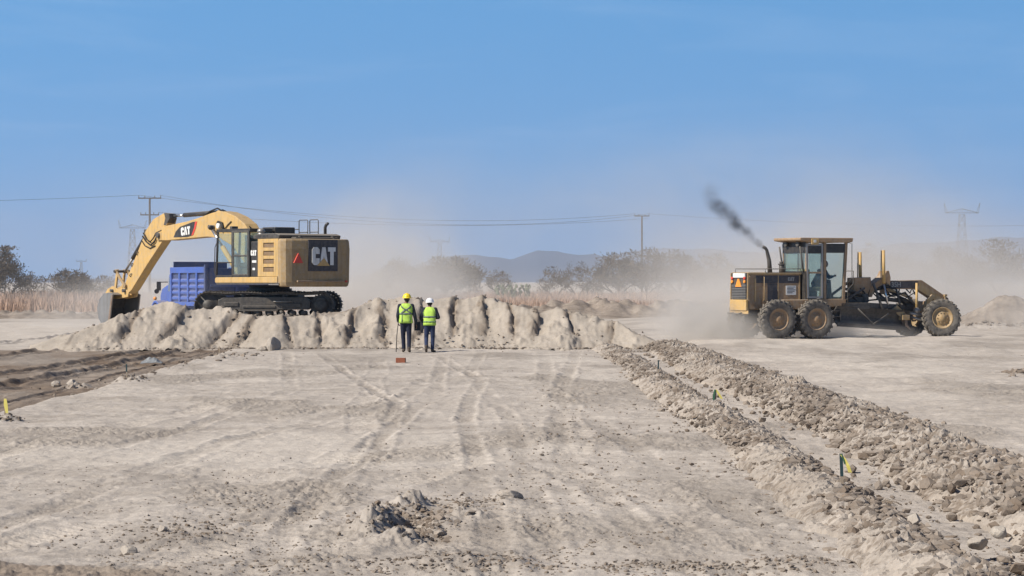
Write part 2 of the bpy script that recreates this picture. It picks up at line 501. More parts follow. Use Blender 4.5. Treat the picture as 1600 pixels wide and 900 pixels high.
def treads(X, Y):
    """printed lug patterns of big tyres crossing the platform"""
    z = np.zeros_like(X)
    for (x0, y0, x1, y1, hw, pitch, ph) in ((-4.6, 18, -1.6, 33, .22, .17, 0.0), (-3.0, 18, -.2, 31, .22, .17, .4), (-6.9, 22, -5.0, 46, .22, .19, .2), (1.9, 17, .4, 30, .2, .16, .1), (.7, 30, 1.3, 62, .2, .2, .3),
                                      (-2.2, 36, -3.6, 70, .2, .2, .5), (-.9, 17, -2.2, 27, .2, .15, .6)):
        dx, dy = x1 - x0, y1 - y0; L_ = math.hypot(dx, dy); tx, ty = dx / L_, dy / L_
        s_ = (X - x0) * tx + (Y - y0) * ty; u = ((X - x0) * ty - (Y - y0) * tx + .06 * np.sin(s_ * .5 + ph * 9)) / hw
        on = np.exp(-u ** 6) * sstep(0, 1.5, s_) * (1 - sstep(L_ - 1.5, L_, s_)) * sstep(-.25, .2, vnoise(X * .7 + ph * 20, Y * .45, 123))
        lug = np.sin(2 * math.pi * (s_ / pitch + np.abs(u) * .55 * np.where(u > 0, 1, 1.0) + ph))
        z += on * (.011 * np.clip(lug * 2.2, -1, 1) - .012) + .010 * np.exp(-((np.abs(u) - 1.25) / .22) ** 2) * sstep(0, 1.5, s_) * (1 - sstep(L_ - 1.5, L_, s_)) * (.6 + vnoise(X * 6, Y * 5, 124))
    return z

RB = -8.25    # left edge of the graded platform
def ground_fields(X, Y):
    far = 1 - sstep(110, 200, Y)
    fine = 1 - sstep(60, 105, Y)
    z = 0.035 * fbm(X * 0.23, Y * 0.14, 3, 11) * far
    z += 0.03 * fbm(X * 0.9, Y * 0.45, 3, 21) * far
    plat = sstep(RB - .1, RB + .25, X) * (1 - sstep(2.7, 3.1, X))
    rgh = sstep(0.05, 0.55, fbm(X * 0.35 + 3, Y * 0.13, 3, 31)) * far
    near = 1 - sstep(24, 36, Y)
    rgh = np.clip(rgh + near * 0.42 * sstep(-.25, .35, fbm(X * 0.8, Y * 0.3, 3, 37)), 0, 1)
    c1 = np.ones_like(X, dtype=np.float32); id1 = np.zeros_like(c1); c2 = c1.copy(); id2 = id1.copy()
    nm = (Y > 15) & (Y < 66)
    if nm.any():
        c1[nm], id1[nm] = cells(X[nm] * 9, Y[nm] * 9, 3)
        n2m = (Y > 15) & (Y < 45)
        c2[n2m], id2[n2m] = cells(X[n2m] * 21, Y[n2m] * 21, 4)
    crumb = (1 - sstep(.15, .62, c1)) * (id1 > .5) * (.4 + id1) * .018 + (1 - sstep(.1, .6, c2)) * (id2 > .35) * .011
    z += crumb * (0.10 + 1.0 * rgh) * fine * (.35 + .65 * sstep(-.2, .3, vnoise(X * 1.6, Y * .9, 71)))
    z += 0.022 * ridged(X * 1.7, Y * 1.0, 3, 41) * rgh * fine * .6
    z += 0.010 * fbm(X * 5, Y * 3.5, 3, 51) * fine
    rt_ = ruts(X, Y) * plat
    z += rt_ * .62 + treads(X, Y) * fine
    rgh = np.clip(rgh * .8 + np.clip(-rt_ * 26, 0, .7), 0, 1)
    # crosswise scrapes from the blade
    z += 0.007 * ridged(X * .25, Y * 1.9, 2, 61) * plat * fine
    # left strip: moist, rutted
    xl = X + 0.16 * fbm(Y * .11, X * 0 + 2.0, 3, 81) + .011 * (Y - 38)
    moist_and_shade = (1 - sstep(RB - .15, RB + .1, xl)) * (1 - sstep(79.5, 81.5, Y + .8 * vnoise(X * .5, Y * 0, 5))) * sstep(-60, 0, Y)
    lightpatch = sstep(.12, .5, fbm(X * .22, Y * .06, 3, 91))
    left = (1 - sstep(RB - .1, RB + .1, xl))
    for (x0, x1, hw, dp) in ((-11.1, -10.0, .26, .10), (-12.6, -11.4, .24, .09), (-13.9, -14.9, .26, .09), (-15.9, -17.6, .3, .09), (-9.15, -9.0, .1, .04)):
        xc = np.interp(Y, [30, 81], [x0, x1]) + .15 * np.sin(Y * .11 + x0) + .08 * vnoise(Y * .5, X * 0 + x0, 6)
        u = (X - xc) / hw
        body = np.exp(-u ** 4)
        z += left * dp * (-body * (.7 + .5 * vnoise(X * 3, Y * 2.2, 7)) + .6 * np.exp(-((np.abs(u) - 1.4) / .38) ** 2) * (.8 + .6 * vnoise(X * 3, Y * 1.2, 12)))
        moist_and_shade = np.maximum(moist_and_shade, 0)
        lightpatch = lightpatch * (1 - np.exp(-(u / 1.7) ** 4))
    m_col = moist_and_shade * (1 - .22 * lightpatch) * (.84 + .16 * sstep(-.3, .3, vnoise(X * .6, Y * .25, 93)))
    z -= .05 * left * (1 - sstep(80, 84, Y))
    z += left * .02 * np.exp(-((xl - RB + .3) / .12) ** 2)
    # nearest strip at the bottom left: dark turned soil
    bl = (1 - sstep(18.6, 19.1, Y + .12 * X * .4 + .15 * vnoise(X * 1.5, Y, 13))) * (1 - sstep(-2.7, -2.2, X))
    m_col = np.maximum(m_col, bl * .8); z += bl * .03 * (.5 + fbm(X * 7, Y * 7, 3, 14))
    # disturbed spots on the platform
    for (cx, cy, rx, ry, hh) in ( (-.35, 19.0, .55, .6, .06),
                                 (-2.7, 21.2, .55, .8, .04), (-1.6, 19.3, .5, .5, .05), (1.4, 18.9, .65, .35, .05), (-.05, 24.9, .13, .55, .05), (2.1, 19.0, .5, .4, .04)):
        g = np.exp(-(((X - cx) / rx) ** 2 + ((Y - cy) / ry) ** 2) ** 1.5)
        z += g * hh * (.35 + .9 * ridged(X * 3.2, Y * 2.0, 3, 15) * .5 + .2 * fbm(X * 9, Y * 7, 2, 18))
        rgh = np.maximum(rgh, g)
    # broken hollow: crumbled crests throwing shadow into pits on their right
    wv_ = .10 * vnoise(X * 2.2, Y * 1.3, 131); wy_ = .3 * vnoise(X * 1.1, Y * .9, 132)
    for (cx, cy, rx, ry, hh) in ((-1.14, 22.3, .15, .75, .15), (-.92, 20.9, .18, .45, .11), (-.95, 24.0, .13, .5, .12), (-.40, 22.8, .2, .4, .07), (-1.4, 21.6, .35, 1.1, .05), (-.7, 22.6, .55, 1.5, .035)):
        g = np.exp(-(((X + wv_ - cx) / rx) ** 2 + ((Y + wy_ - cy) / ry) ** 2) ** 1.3); z += g * hh * (.7 + .5 * fbm(X * 8, Y * 6, 3, 133)); rgh = np.maximum(rgh, g * .8)
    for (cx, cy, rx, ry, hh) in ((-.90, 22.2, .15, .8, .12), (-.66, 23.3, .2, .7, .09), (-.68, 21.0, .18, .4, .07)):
        g = np.exp(-(((X + wv_ - cx) / rx) ** 2 + ((Y + wy_ - cy) / ry) ** 2) ** 1.6); z -= g * hh; m_col = np.maximum(m_col, g * .5); rgh = np.maximum(rgh, g)  # pits cut down, their shade deepened with the dark soil colour
    # right of the second windrow: graded plain, faint ridges
    rt = sstep(5.6, 6.4, X)
    z += rt * .05 * fbm(X * .12, Y * .05, 3, 101) * far + rt * .02 * ridged(X * .3 + Y * .05, Y * .25, 2, 103) * far
    z += .14 * sstep(5.5, 8, X) * sstep(75, 86, Y) * far
    for (cx, cy, rx, ry, hh) in ((11.6, 57.5, .9, 1.2, .09), (19.8, 109, 2.2, 1.4, .22), (22.6, 107, 2.0, 1.6, .2), (12.8, 46, 1.2, 1.4, .05)):
        g = np.exp(-(((X - cx) / rx) ** 2 + ((Y - cy) / ry) ** 2)); z += g * hh * (.5 + .8 * ridged(X * 3, Y * 2, 3, 16) * .5); rgh = np.maximum(rgh, g * .8)
    # little heaps at the foot of the left stakes
    for (cx, cy, rx, ry, hh) in ((-8.15, 54.5, .32, .5, .13), (-7.62, 38.6, .2, .35, .12), (-9.0, 52.5, .22, .4, .1), (-8.75, 52.4, .15, .3, .09),
                                 (-8.0, 70.5, .3, .6, .14), (-10.3, 62.0, .3, .5, .05)):
        g = np.exp(-(((X - cx) / rx) ** 2 + ((Y - cy) / ry) ** 2)); z += g * hh * (.7 + .5 * fbm(X * 7, Y * 5, 3, 17)); rgh = np.maximum(rgh, g * .7)
        m_col *= (1 - g * .8)
    # far ground behind the works is a touch lower so the banks read, then field
    z += sstep(170, 260, Y) * .25
    pale = sstep(.15, .6, fbm(X * .16 + 9, Y * .11, 3, 111)) * (1 - rgh) * .8
    pale = np.maximum(pale * (1 - m_col), .9 * (1 - sstep(-14.5, -13, X)) * sstep(82, 86, Y) * (1 - sstep(125, 135, Y)))
    return z, m_col, rgh, pale

def terr_z(x, y):
    a = np.array([[float(x)]]); b = np.array([[float(y)]])
    return float(ground_fields(a, b)[0][0, 0])

rows = [-60, -30, -10, 0, 6, 10, 13, 15]
y = 16.3
while y < 112:
    rows.append(y)
    y += 0.034 + 0.0009 * (y - 16) if y < 60 else 0.085
while y < 260:
    rows.append(y); y += 0.5 + (y - 112) * .02
while y < 15000:
    rows.append(y); y *= 1.06
rows = np.array(rows, dtype=np.float64)
core = np.linspace(-.26, .26, 1040)
out = .26 + np.cumsum(.004 * 1.33 ** np.arange(25))
tcol = np.concatenate([-out[::-1], core, out])
D = np.maximum(rows, 14)[:, None]
gx = tcol[None, :] * D
gy = np.repeat(rows[:, None], len(tcol), 1)
gz, gm, gr, gp = ground_fields(gx, gy)
ground = grid_mesh("ground", gx, gy, gz, M['ground'], {"moist_and_shade": gm, "rough": gr, "pale": gp})
tag(ground, "pale graded dusty soil of the building site", None, None, "structure")
print("ground verts", gx.size)

def facets(x, y, seed, tilt=.9):
    """angular broken clods: every jittered cell is a tilted plane with its own height, 0..1-ish"""
    ix = np.floor(x); iy = np.floor(y)
    best = np.full(x.shape, 9.0, np.float32); best2 = np.full(x.shape, 9.0, np.float32)
    hh = np.zeros(x.shape, np.float32); idn = np.zeros(x.shape, np.float32)
    for ox in (-1, 0, 1):
        for oy in (-1, 0, 1):
            cx = ix + ox; cy = iy + oy
            px = cx + _hash(cx, cy, seed); py = cy + _hash(cx, cy, seed + 5)
            dx = x - px; dy = y - py
            d = dx * dx + dy * dy
            i_ = _hash(cx, cy, seed + 9)
            pl = i_ + tilt * (dx * (_hash(cx, cy, seed + 11) - .5) * 2 + dy * (_hash(cx, cy, seed + 13) - .5) * 2)
            m = d < best
            best2 = np.where(m, best, np.minimum(best2, d))
            hh = np.where(m, pl, hh); idn = np.where(m, i_, idn); best = np.where(m, d, best)
    edge = np.clip((np.sqrt(best2) - np.sqrt(best)) / .16, 0, 1)
    return hh * (.25 + .75 * edge), idn, edge

# ---- the long heap of dumped fill
hx = np.arange(-15.9, 6.0, .042); hy = np.concatenate([np.arange(79.6, 86.5, .05), np.arange(86.5, 99.5, .11)])
HX, HY = np.meshgrid(hx, hy)
def pxX(px, d=83.0): return (px - 800) * d / F
prof_px = [(30, 0), (70, .12), (100, .32), (130, .52), (160, .80), (200, 1.08), (240, 1.34), (262, 1.42), (300, 1.25), (335, 1.24), (372, 1.02), (410, .98), (450, .96), (520, 1.0), (548, 1.14),
           (580, 1.45), (600, 1.5), (640, 1.58), (700, 1.5), (760, 1.52), (790, 1.41), (830, 1.16), (870, 1.25), (900, 1.0), (940, .9), (965, .82), (1000, .42), (1030, .16), (1060, 0), (1100, -.1)]
ppx = np.array([pxX(p) for p, _ in prof_px]); pph = np.array([h for _, h in prof_px])
# gullies: X at the foot, X at the crest, strength
gul = [(118, 128, .5), (200, 222, .95), (252, 296, .6), (336, 374, 1.35), (372, 402, .5), (473, 452, 1.1), (512, 499, .7), (546, 560, 1.15),
       (612, 596, 1.15), (652, 660, .6), (706, 718, 1.4), (764, 758, .5), (808, 800, 1.3), (832, 838, .4), (909, 886, 1.25), (948, 962, .7)]
Rr = np.interp(HX + .15 * fbm(HX * .7, HY * .3, 2, 201), ppx, pph)
yf0 = 80.9 + .35 * fbm(HX * .35, HX * 0 + 1, 3, 203) - .5 * np.exp(-((HX + 12.5) / 2.0) ** 2)
run = np.maximum(Rr, .05) / .66
yf = yf0
v = np.clip((HY - yf) / run, 0, 1)                     # 0 foot, 1 crest
gxv = [np.array([pxX(a) + (pxX(b) - pxX(a)) * vv for vv in (0, 1)]) for a, b, _ in gul]
wob = .10 * fbm(HX * .0 + HY * 1.1, HX * .35, 3, 207)
u = np.zeros_like(HX); st = np.zeros_like(HX); lastx = np.full_like(HX, -20.0); nextx = np.full_like(HX, 20.0); nst = np.zeros_like(HX); pst = np.zeros_like(HX)
xw = HX + wob
for i, (a, b, s_) in enumerate(gul):
    gi = gxv[i][0] + (gxv[i][1] - gxv[i][0]) * v
    w0, w1 = [(0, .8), (.1, 1.2), (.35, 1.3), (0, 1.3), (.3, 1.1), (.15, 1.2), (.45, 1.3), (0, 1.0)][i % 8]
    s_ = s_ * (.12 + .88 * sstep(w0 - .15, w0 + .2, v + .15 * wob / .1 * .3) * (1 - sstep(w1 - .2, w1 + .1, v)))
    left = gi <= xw
    pst = np.where(left & (gi > lastx), s_, pst); lastx = np.where(left & (gi > lastx), gi, lastx)
    rightm = (gi > xw) & (gi < nextx)
    nst = np.where(rightm, s_, nst); nextx = np.where(rightm, gi, nextx)
wd = np.clip(nextx - lastx, .2, 2.5)
u = np.clip((xw - lastx) / wd, 0, 1)
dr = (nextx - xw)                                       # distance to the gully on the right
uc = .78 + .11 * vnoise(HX * .9, HX * 0 + 3, 271) + .10 * (v - .5)
rise = np.minimum(np.clip(u, 0, 1) / uc, 1)
drop = np.where(u > uc, (1 - u) / (1 - uc), 1.0)
saw = rise * drop                                       # rounded rib, steep right face
amp = .25 * np.clip(.15 * pst + .85 * nst, 0, 2) ** 1.7 * np.clip(wd / .9, .5, 1.3)
env = .10 + .90 * sstep(.05, .75, v) - .50 * sstep(.55, 1.0, v)
prof = .25 * v + .75 * v ** 1.45
B = np.interp(HX, [-15.9, -14.2, -13.2, -12, -11.3, -6.6, -6.0, -4.9, -3.9, -3.0, 0, 3, 6], [0.0, .2, .55, .85, .82, .82, 1.25, 1.42, 1.28, 1.0, .75, .3, .0])
B = np.minimum(B, np.maximum(Rr * 1.02, 0))
back = sstep(0, 1.5, HY - (yf + run) - .25)
yb = np.interp(HX, [-15.9, -12.5, -11.3, -6.5, -3.5, 0, 6], [95.5, 96.5, 95.6, 95.6, 92.0, 87.5, 85.0]) + .6 * fbm(HX * .5, HX * 0 + 4, 2, 211)
fall = 1 - sstep(-1.4, .9, HY - yb)
fan = np.sin(np.pi * np.clip(u, 0, 1)) * np.clip(wd, .3, 1.6) * .06 * (1 - v) * sstep(-.5, .1, HY - yf)
H = np.where(v < 1, Rr * prof, Rr + (B - Rr) * back) + fan * np.clip(Rr / .7, 0, 1)
rib_fade = np.where(v < 1, env, .50 * (1 - sstep(.1, 1.3, HY - (yf + run))))
mask = np.clip(Rr / .7, 0, 1)
H = H + (saw - .62) * amp * rib_fade * mask
H += (.075 * fbm(HX * .5, HY * .5, 2, 221) + .02 * fbm(HX * 1.7, HY * 1.7, 3, 226) + .03 * ridged(HX * 1.3 + .8 * HY, HY * .5, 2, 222)) * mask
f1, i1, e1 = facets(HX * 3.1, HY * 3.1, 223); f2, i2, e2 = facets(HX * 7, HY * 7, 224)
H += mask * sstep(.15, .5, fbm(HX * .9, HY * .9, 3, 225)) * ((i1 > .5) * f1 * .09 + (i2 > .4) * f2 * .045)
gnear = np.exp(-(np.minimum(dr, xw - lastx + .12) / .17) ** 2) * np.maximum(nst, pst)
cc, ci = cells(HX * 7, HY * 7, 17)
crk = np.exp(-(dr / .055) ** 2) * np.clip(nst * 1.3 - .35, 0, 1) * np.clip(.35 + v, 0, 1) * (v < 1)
H -= mask * .05 * crk
damp_shade = np.clip(damp_shade + crk * mask, 0, 1) if 'damp_shade' in globals() else crk  # crease shade of the gullies, painted into the soil colour
H += mask * gnear * rib_fade * (.04 * ridged(HX * 4, HY * 4, 3, 231) + (i2 > .3) * f2 * .09)
flat = (HX > -11.6) & (HX < -5.6) & (HY > 87.2)
soft = sstep(86.0, 87.6, HY) * sstep(-12.2, -11.4, HX) * (1 - sstep(-6.1, -5.6, HX)) * (1 - sstep(95, 96.5, HY))
H = H * (1 - soft) + .80 * soft
H += (.016 * fbm(HX * 6, HY * 6, 3, 241) + .022 * vnoise(HX * 4.5 + .6 * HY, HY * 1.0, 243) + .016 * vnoise(HX * 10, HY * 2.2, 244)) * mask
H = H * fall
H = H - .10 * (1 - sstep(0, .30, (HY - yf))) * 1.0 - .3 * (1 - sstep(-.2, .6, yb - HY + 1.2))
H = np.where(mask < .15, H - .15, H)
edge = np.minimum.reduce([sstep(0, .5, HX + 15.9), sstep(0, .5, 6.0 - HX)])
H = H * edge - .25 * (1 - edge)
mroll = sstep(.0, .6, fbm(HX * .5, HY * .5, 3, 251)) * .25
gpat = sstep(.0, .35, vnoise(HX * 2.2, HY * 2.2, 261)) * .7 + .3
damp_shade = np.clip(gnear * 2.2 * np.clip(rib_fade + .25, 0, 1) * gpat * (np.maximum(nst, pst) > .6) + crk * 1.1, 0, 1) * mask + .55 * back * (HX > -6.6) * (HX < -3.5)  # damp gullies with painted shade, plus the excavator's shadow painted behind the crest
heap = grid_mesh("fill_heap", HX, HY, H, M['mound'], {"moist_and_shade": np.clip(damp_shade * .8, 0, 1), "rough": np.clip(mroll + damp_shade * .4, 0, 1), "pale": np.zeros_like(HX)})
tag(heap, "long pale heap of loose dumped fill with gullied front, excavator standing on it", "soil heap")

# ---- windrows along the platform's right side
def windrow(name, x0, x1, y0, y1, hgt, seed, label, lumps, xc_fn):
    xs = np.arange(x0, x1, .024 if x1 - x0 < 1.6 else .03); ys = np.concatenate([np.arange(y0, 36, .03), np.arange(36, y1, .055)])
    X, Y = np.meshgrid(xs, ys)
    cx, hw = xc_fn(Y)
    hw = hw * (1 + .16 * vnoise(Y * .8, X * 0, seed))
    uu = (X - cx + .10 * fbm(X * 1.2, Y * .9, 2, seed + 1)) / hw
    base = np.clip(1 - np.abs(uu) ** 1.8, 0, 1)
    wx = X + .05 * vnoise(X * 3, Y * 3, seed + 20); wy = Y + .05 * vnoise(X * 3, Y * 3, seed + 21)
    f1, i1, e1 = facets(wx * 6.5, wy * 5.6, seed + 2); f2, i2, e2 = facets(wx * 13, wy * 11, seed + 3); f3, i3, e3 = facets(wx * 24, wy * 21, seed + 4)
    big = (i1 > .45)
    lump = big * f1 * .055 + (i2 > .25) * f2 * .040 + f3 * .022 * (i3 > .2)
    crumbl = sstep(-.15, .3, vnoise(X * 1.1, Y * .7, seed + 22))
    Z = hgt * base * (.72 + .35 * vnoise(X * 1.2, Y * .5, seed + 5)) + lumps * lump * np.clip(base * 1.2, 0, 1) * (.5 + .5 * crumbl) + .018 * ridged(X * 7, Y * 7, 3, seed + 6) * sstep(0, .2, base)
    Z += .03 * fbm(X * 2, Y * 2, 3, seed + 7) * base
    dk = np.clip((1 - e2) * .6 + (1 - e1) * .5 * big + (i2 < .25) * .35, 0, 1) * crumbl  # shade of the crevices between clods, painted into the colour
    ends = sstep(0, 1.5, y1 - Y)
    Z = Z * ends - .10 * (1 - sstep(0, .10, base)) - .1 * (1 - ends)
    gz_ = ground_fields(X, Y)[0]
    o = grid_mesh(name, X, Y, Z + gz_ * (1 - sstep(0, .6, base)), M['ridge'], {'moist_and_shade': np.clip(dk * .9 + .25 * sstep(.0, .4, vnoise(X * 1.3, Y * .9, seed + 30)), 0, 1), 'rough': dk * .9, 'pale': np.clip(.35 - dk, 0, 1)}, smooth=False)
    return tag(o, label, "soil ridge")
windrow("soil_windrow", 2.2, 4.1, 16.5, 82.0, .17, 301, "low narrow ridge of soil along the right edge of the platform, beside the stakes", .8,
        lambda Y: (3.12 - .07 + .08 * np.sin(Y * .22) + 0 * Y, .45 + 0 * Y))
windrow("soil_windrow", 3.5, 7.0, 16.5, 82.0, .25, 331, "wide ridge of coarse broken clods, right of the narrow soil ridge", 1.25,
        lambda Y: (np.interp(Y, [17, 26, 40, 60, 82], [4.85, 5.0, 5.02, 4.95, 4.9]) + .08 * np.sin(Y * .17 + 1), np.interp(Y, [17, 26, 60, 82], [.80, .90, .95, .8])))

# ---- far rubble bank, and the faint pile at the right
xs = np.arange(-40, 46, .14); ys = np.arange(140, 160, .22)
X, Y = np.meshgrid(xs, ys)
hh = np.interp(X, [-40, -30, -24, -8, 0, 3, 8, 13, 18, 46], [.42, .5, .4, .45, .75, 1.05, 1.1, .95, .55, .35])
bs = np.exp(-((Y - 149.5) / 3.6) ** 4)
c1, i1 = cells(X * .9, Y * .7, 401); c2, i2 = cells(X * 2, Y * 1.4, 402)
Z = bs * (hh * (.72 + .25 * fbm(X * .45, Y * .3, 3, 403)) + (1 - sstep(.1, .8, c1)) * i1 * .35 * hh + (1 - sstep(.1, .7, c2)) * i2 * .18) - .12 + .06 * fbm(X * 1.5, Y * 1.5, 2, 404) * bs
bank = grid_mesh("rubble_bank", X, Y, Z, M['clod'], {})
tag(bank, "low lumpy bank of rubble and soil running across in front of the dry grass", "bank")
xs = np.arange(17, 27, .08); ys = np.arange(107, 117, .1)
X, Y = np.meshgrid(xs, ys)
r_ = np.sqrt(((X - 21.6) / 1.0) ** 2 + ((Y - 112) / .9) ** 2)
Z = np.clip(1.75 - r_ * .62, -.2, 1.5) + .12 * fbm(X * .8, Y * .8, 4, 411) + .05 * ridged(X * 2.2, Y * 1.2, 2, 412)
pile = grid_mesh("soil_pile", X, Y, Z - .05, M['clod'], {})
tag(pile, "dusty cone of soil half lost in dust, right of the grader's front wheel", "soil heap")

# ---- loose clods and stones, far too many to count
def clod_mesh(name, items, mat, seed=1, sub=0):
    rng = np.random.default_rng(seed)
    import bmesh
    bm = bmesh.new(); bmesh.ops.create_icosphere(bm, subdivisions=sub, radius=1)
    bv = np.array([v_.co[:] for v_ in bm.verts]); bf = np.array([[v_.index for v_ in f.verts] for f in bm.faces]); bm.free()
    n = len(items); k = len(bv)
    it = np.array(items)
    jit = 1 + rng.uniform(-.45, .42, (n, k))
    sc = it[:, 3][:, None] * np.stack([rng.uniform(.7, 1.35, n), rng.uniform(.7, 1.35, n), rng.uniform(.45, .9, n)], 1)
    V = bv[None] * jit[..., None] * sc[:, None, :]
    a = rng.uniform(0, 6.28, n); ca, sa = np.cos(a)[:, None], np.sin(a)[:, None]
    Vx = V[..., 0] * ca - V[..., 1] * sa; Vy = V[..., 0] * sa + V[..., 1] * ca
    V = np.stack([Vx, Vy, V[..., 2]], -1) + it[:, None, :3]
    Fc = bf[None] + (np.arange(n) * k)[:, None, None]
    me = bpy.data.meshes.new(name)
    me.vertices.add(n * k); me.vertices.foreach_set("co", V.ravel().astype(np.float32))
    Fc = Fc.reshape(-1, 3)
    me.loops.add(Fc.size); me.loops.foreach_set("vertex_index", Fc.ravel().astype(np.int32))
    me.polygons.add(len(Fc)); me.polygons.foreach_set("loop_start", (np.arange(len(Fc)) * 3).astype(np.int32))
    me.polygons.foreach_set("use_smooth", np.zeros(len(Fc), bool))
    me.update(calc_edges=True); me.materials.append(mat)
    for nm_, arr in (("moist_and_shade", rng.uniform(0, 1, n) ** 2.2 * .85), ("pale", rng.uniform(0, 1, n) ** 4 * .35), ("rough", rng.uniform(0, .6, n))):
        at_ = me.attributes.new(nm_, 'FLOAT', 'POINT'); at_.data.foreach_set("value", np.repeat(arr, k).astype(np.float32))
    o = bpy.data.objects.new(name, me); COL.objects.link(o)
    return o
rng = np.random.default_rng(5)
items = []
def scatter(n, xf, yf_, zb, smin, smax, pw=2.6, ycomp=True):
    for _ in range(n):
        if ycomp:
            a = rng.uniform(0, 1) ** 1.6; yy = yf_[0] + (yf_[1] - yf_[0]) * a
        else: yy = rng.uniform(*yf_)
        xx = xf(yy); s_ = smin + (smax - smin) * rng.uniform() ** pw
        items.append((xx, yy, zb(xx, yy) + s_ * .25, s_))
def w2(yy): return float(np.interp(yy, [17, 26, 40, 60, 82], [4.85, 5.0, 5.02, 4.95, 4.9]))
scatter(23000, lambda yy: w2(yy) + rng.normal(0, .40), (17.0, 81), lambda x, yy: .23 * max(0, 1 - (abs(x - w2(yy)) / .95) ** 1.8) + .01, .009, .074, 3.0)
scatter(11000, lambda yy: 3.05 + rng.normal(0, .21), (17.0, 80), lambda x, yy: .15 * max(0, 1 - (abs(x - 3.05) / .46) ** 1.8) + .008, .007, .06, 3.6)
scatter(2600, lambda yy: 3.1 + rng.normal(0, .6), (17.0, 80), lambda x, yy: .0, .006, .03)
scatter(1100, lambda yy: rng.uniform(-.23, .23) * yy, (17.0, 78), lambda x, yy: .002, .004, .020, 3.5)
for (cx, cy, sx, sy, n_, mx) in ((-.85, 22.0, .16, .55, 150, .075), (-.66, 23.2, .18, .4, 90, .06), (0, 19.5, 3.0, 1.6, 1300, .028), (-2, 24, 2.6, 4, 1300, .022), (1.2, 30, 1.0, 8, 800, .024), (-10.2, 66, .5, 10, 90, .05), (-1.0, 22.2, .25, .55, 130, .045), (-.55, 24.3, .3, .5, 90, .04), (-.35, 19.0, .35, .35, 130, .04), (-2.75, 21.5, .35, .6, 130, .035), (-1.6, 19.2, .35, .3, 90, .035),
                                 (1.4, 18.9, .5, .16, 160, .035), (2.1, 19.1, .3, .2, 60, .04), (-2.4, 23.5, .5, .9, 80, .03), (-7.62, 38.6, .13, .2, 50, .05), (-9.0, 52.5, .2, .3, 30, .09), (-8.1, 54.4, .25, .3, 40, .06),
                                 (.4, 27, .5, 2.2, 80, .03), (1.1, 33, .5, 3, 70, .03), (.9, 45, .5, 5, 60, .035), (19.8, 108.5, 1.3, .5, 60, .16), (22.6, 107, 1.2, .5, 40, .16), (11.6, 57.3, .4, .5, 30, .1), (-8.5, 60, .2, 9, 90, .05),
                                 (-12, 60, 2.2, 9, 70, .05), (3.9, 19.5, .25, .8, 60, .05), (-7.9, 73, .5, 2.5, 60, .09)):
    mx = mx * (.62 if cy < 30 else 1); n_ = int(n_ * (2.2 if cy < 30 else 1.3))
    for _ in range(n_):
        xx = rng.normal(cx, sx); yy = rng.normal(cy, sy)
        if yy < 17.3: continue
        if n_ > 900 and mnoise.noise(Vector((xx * 1.5, yy * .8, 0))) + .5 * mnoise.noise(Vector((xx * 5, yy * 3, 4))) < .12: continue
        s_ = .008 + (mx - .008) * rng.uniform() ** 2.2
        items.append((xx, yy, None, s_))
# crumbs lying on the face of the heap, thicker along the gullies
_yi = hy
for _ in range(5200):
    ii = int(rng.uniform(0, len(hx) - 1)); jj = int(rng.uniform(0, 150))
    if H[jj, ii] < .05 or rng.uniform() > .06 + .94 * min(1, float(gnear[jj, ii]) ** 1.5) * float(mask[jj, ii]): continue
    s_ = .012 + .055 * rng.uniform() ** 3.2
    items.append((float(hx[ii]), float(hy[jj]), float(H[jj, ii]) + s_ * .2, s_))
# crumbs in the gullies and at the foot of the heap
for _ in range(900):
    xx = rng.uniform(-14, 4.5); yy = 80.9 + rng.normal(0, .35); s_ = .02 + .05 * rng.uniform() ** 3
    items.append((xx, yy, .02 + max(0, yy - 81.1) * .7, s_))
_q = [i for i, it in enumerate(items) if it[2] is None]
_z = ground_fields(np.array([[items[i][0] for i in _q]]), np.array([[items[i][1] for i in _q]]))[0][0]
for i, zz in zip(_q, _z): items[i] = (items[i][0], items[i][1], float(zz) + items[i][3] * .2, items[i][3])
clods = clod_mesh("soil_crumbs", items, M['clod'], 7)
tag(clods, "loose clods and crumbs of soil strewn over the site", "loose soil", None, "stuff")
# ------------------------------------------------------------------ lettering
def text_mesh(name, body, size, mat, parent, origin, xdir, up, bold=.0, extrude=.004, align='CENTER'):
    """flat raised letters; origin = middle of the word, xdir = reading direction"""
    cu = bpy.data.curves.new(name, 'FONT')
    cu.body = body; cu.size = size; cu.extrude = extrude; cu.offset = bold; cu.align_x = align; cu.align_y = 'CENTER'
    tmp = bpy.data.objects.new(name + "_tmp", cu); COL.objects.link(tmp)
    dg = bpy.context.evaluated_depsgraph_get()
    me = bpy.data.meshes.new_from_object(tmp.evaluated_get(dg))
    bpy.data.objects.remove(tmp); bpy.data.curves.remove(cu)
    x = Vector(xdir).normalized(); z = Vector(up).normalized(); n = x.cross(z)
    Mx = Matrix(((x.x, z.x, n.x, origin[0]), (x.y, z.y, n.y, origin[1]), (x.z, z.z, n.z, origin[2]), (0, 0, 0, 1)))
    me.transform(Mx)
    me.materials.clear(); me.materials.append(mat)
    me.name = name
    o = bpy.data.objects.new(name, me); COL.objects.link(o)
    if parent: o.parent = parent
    return o

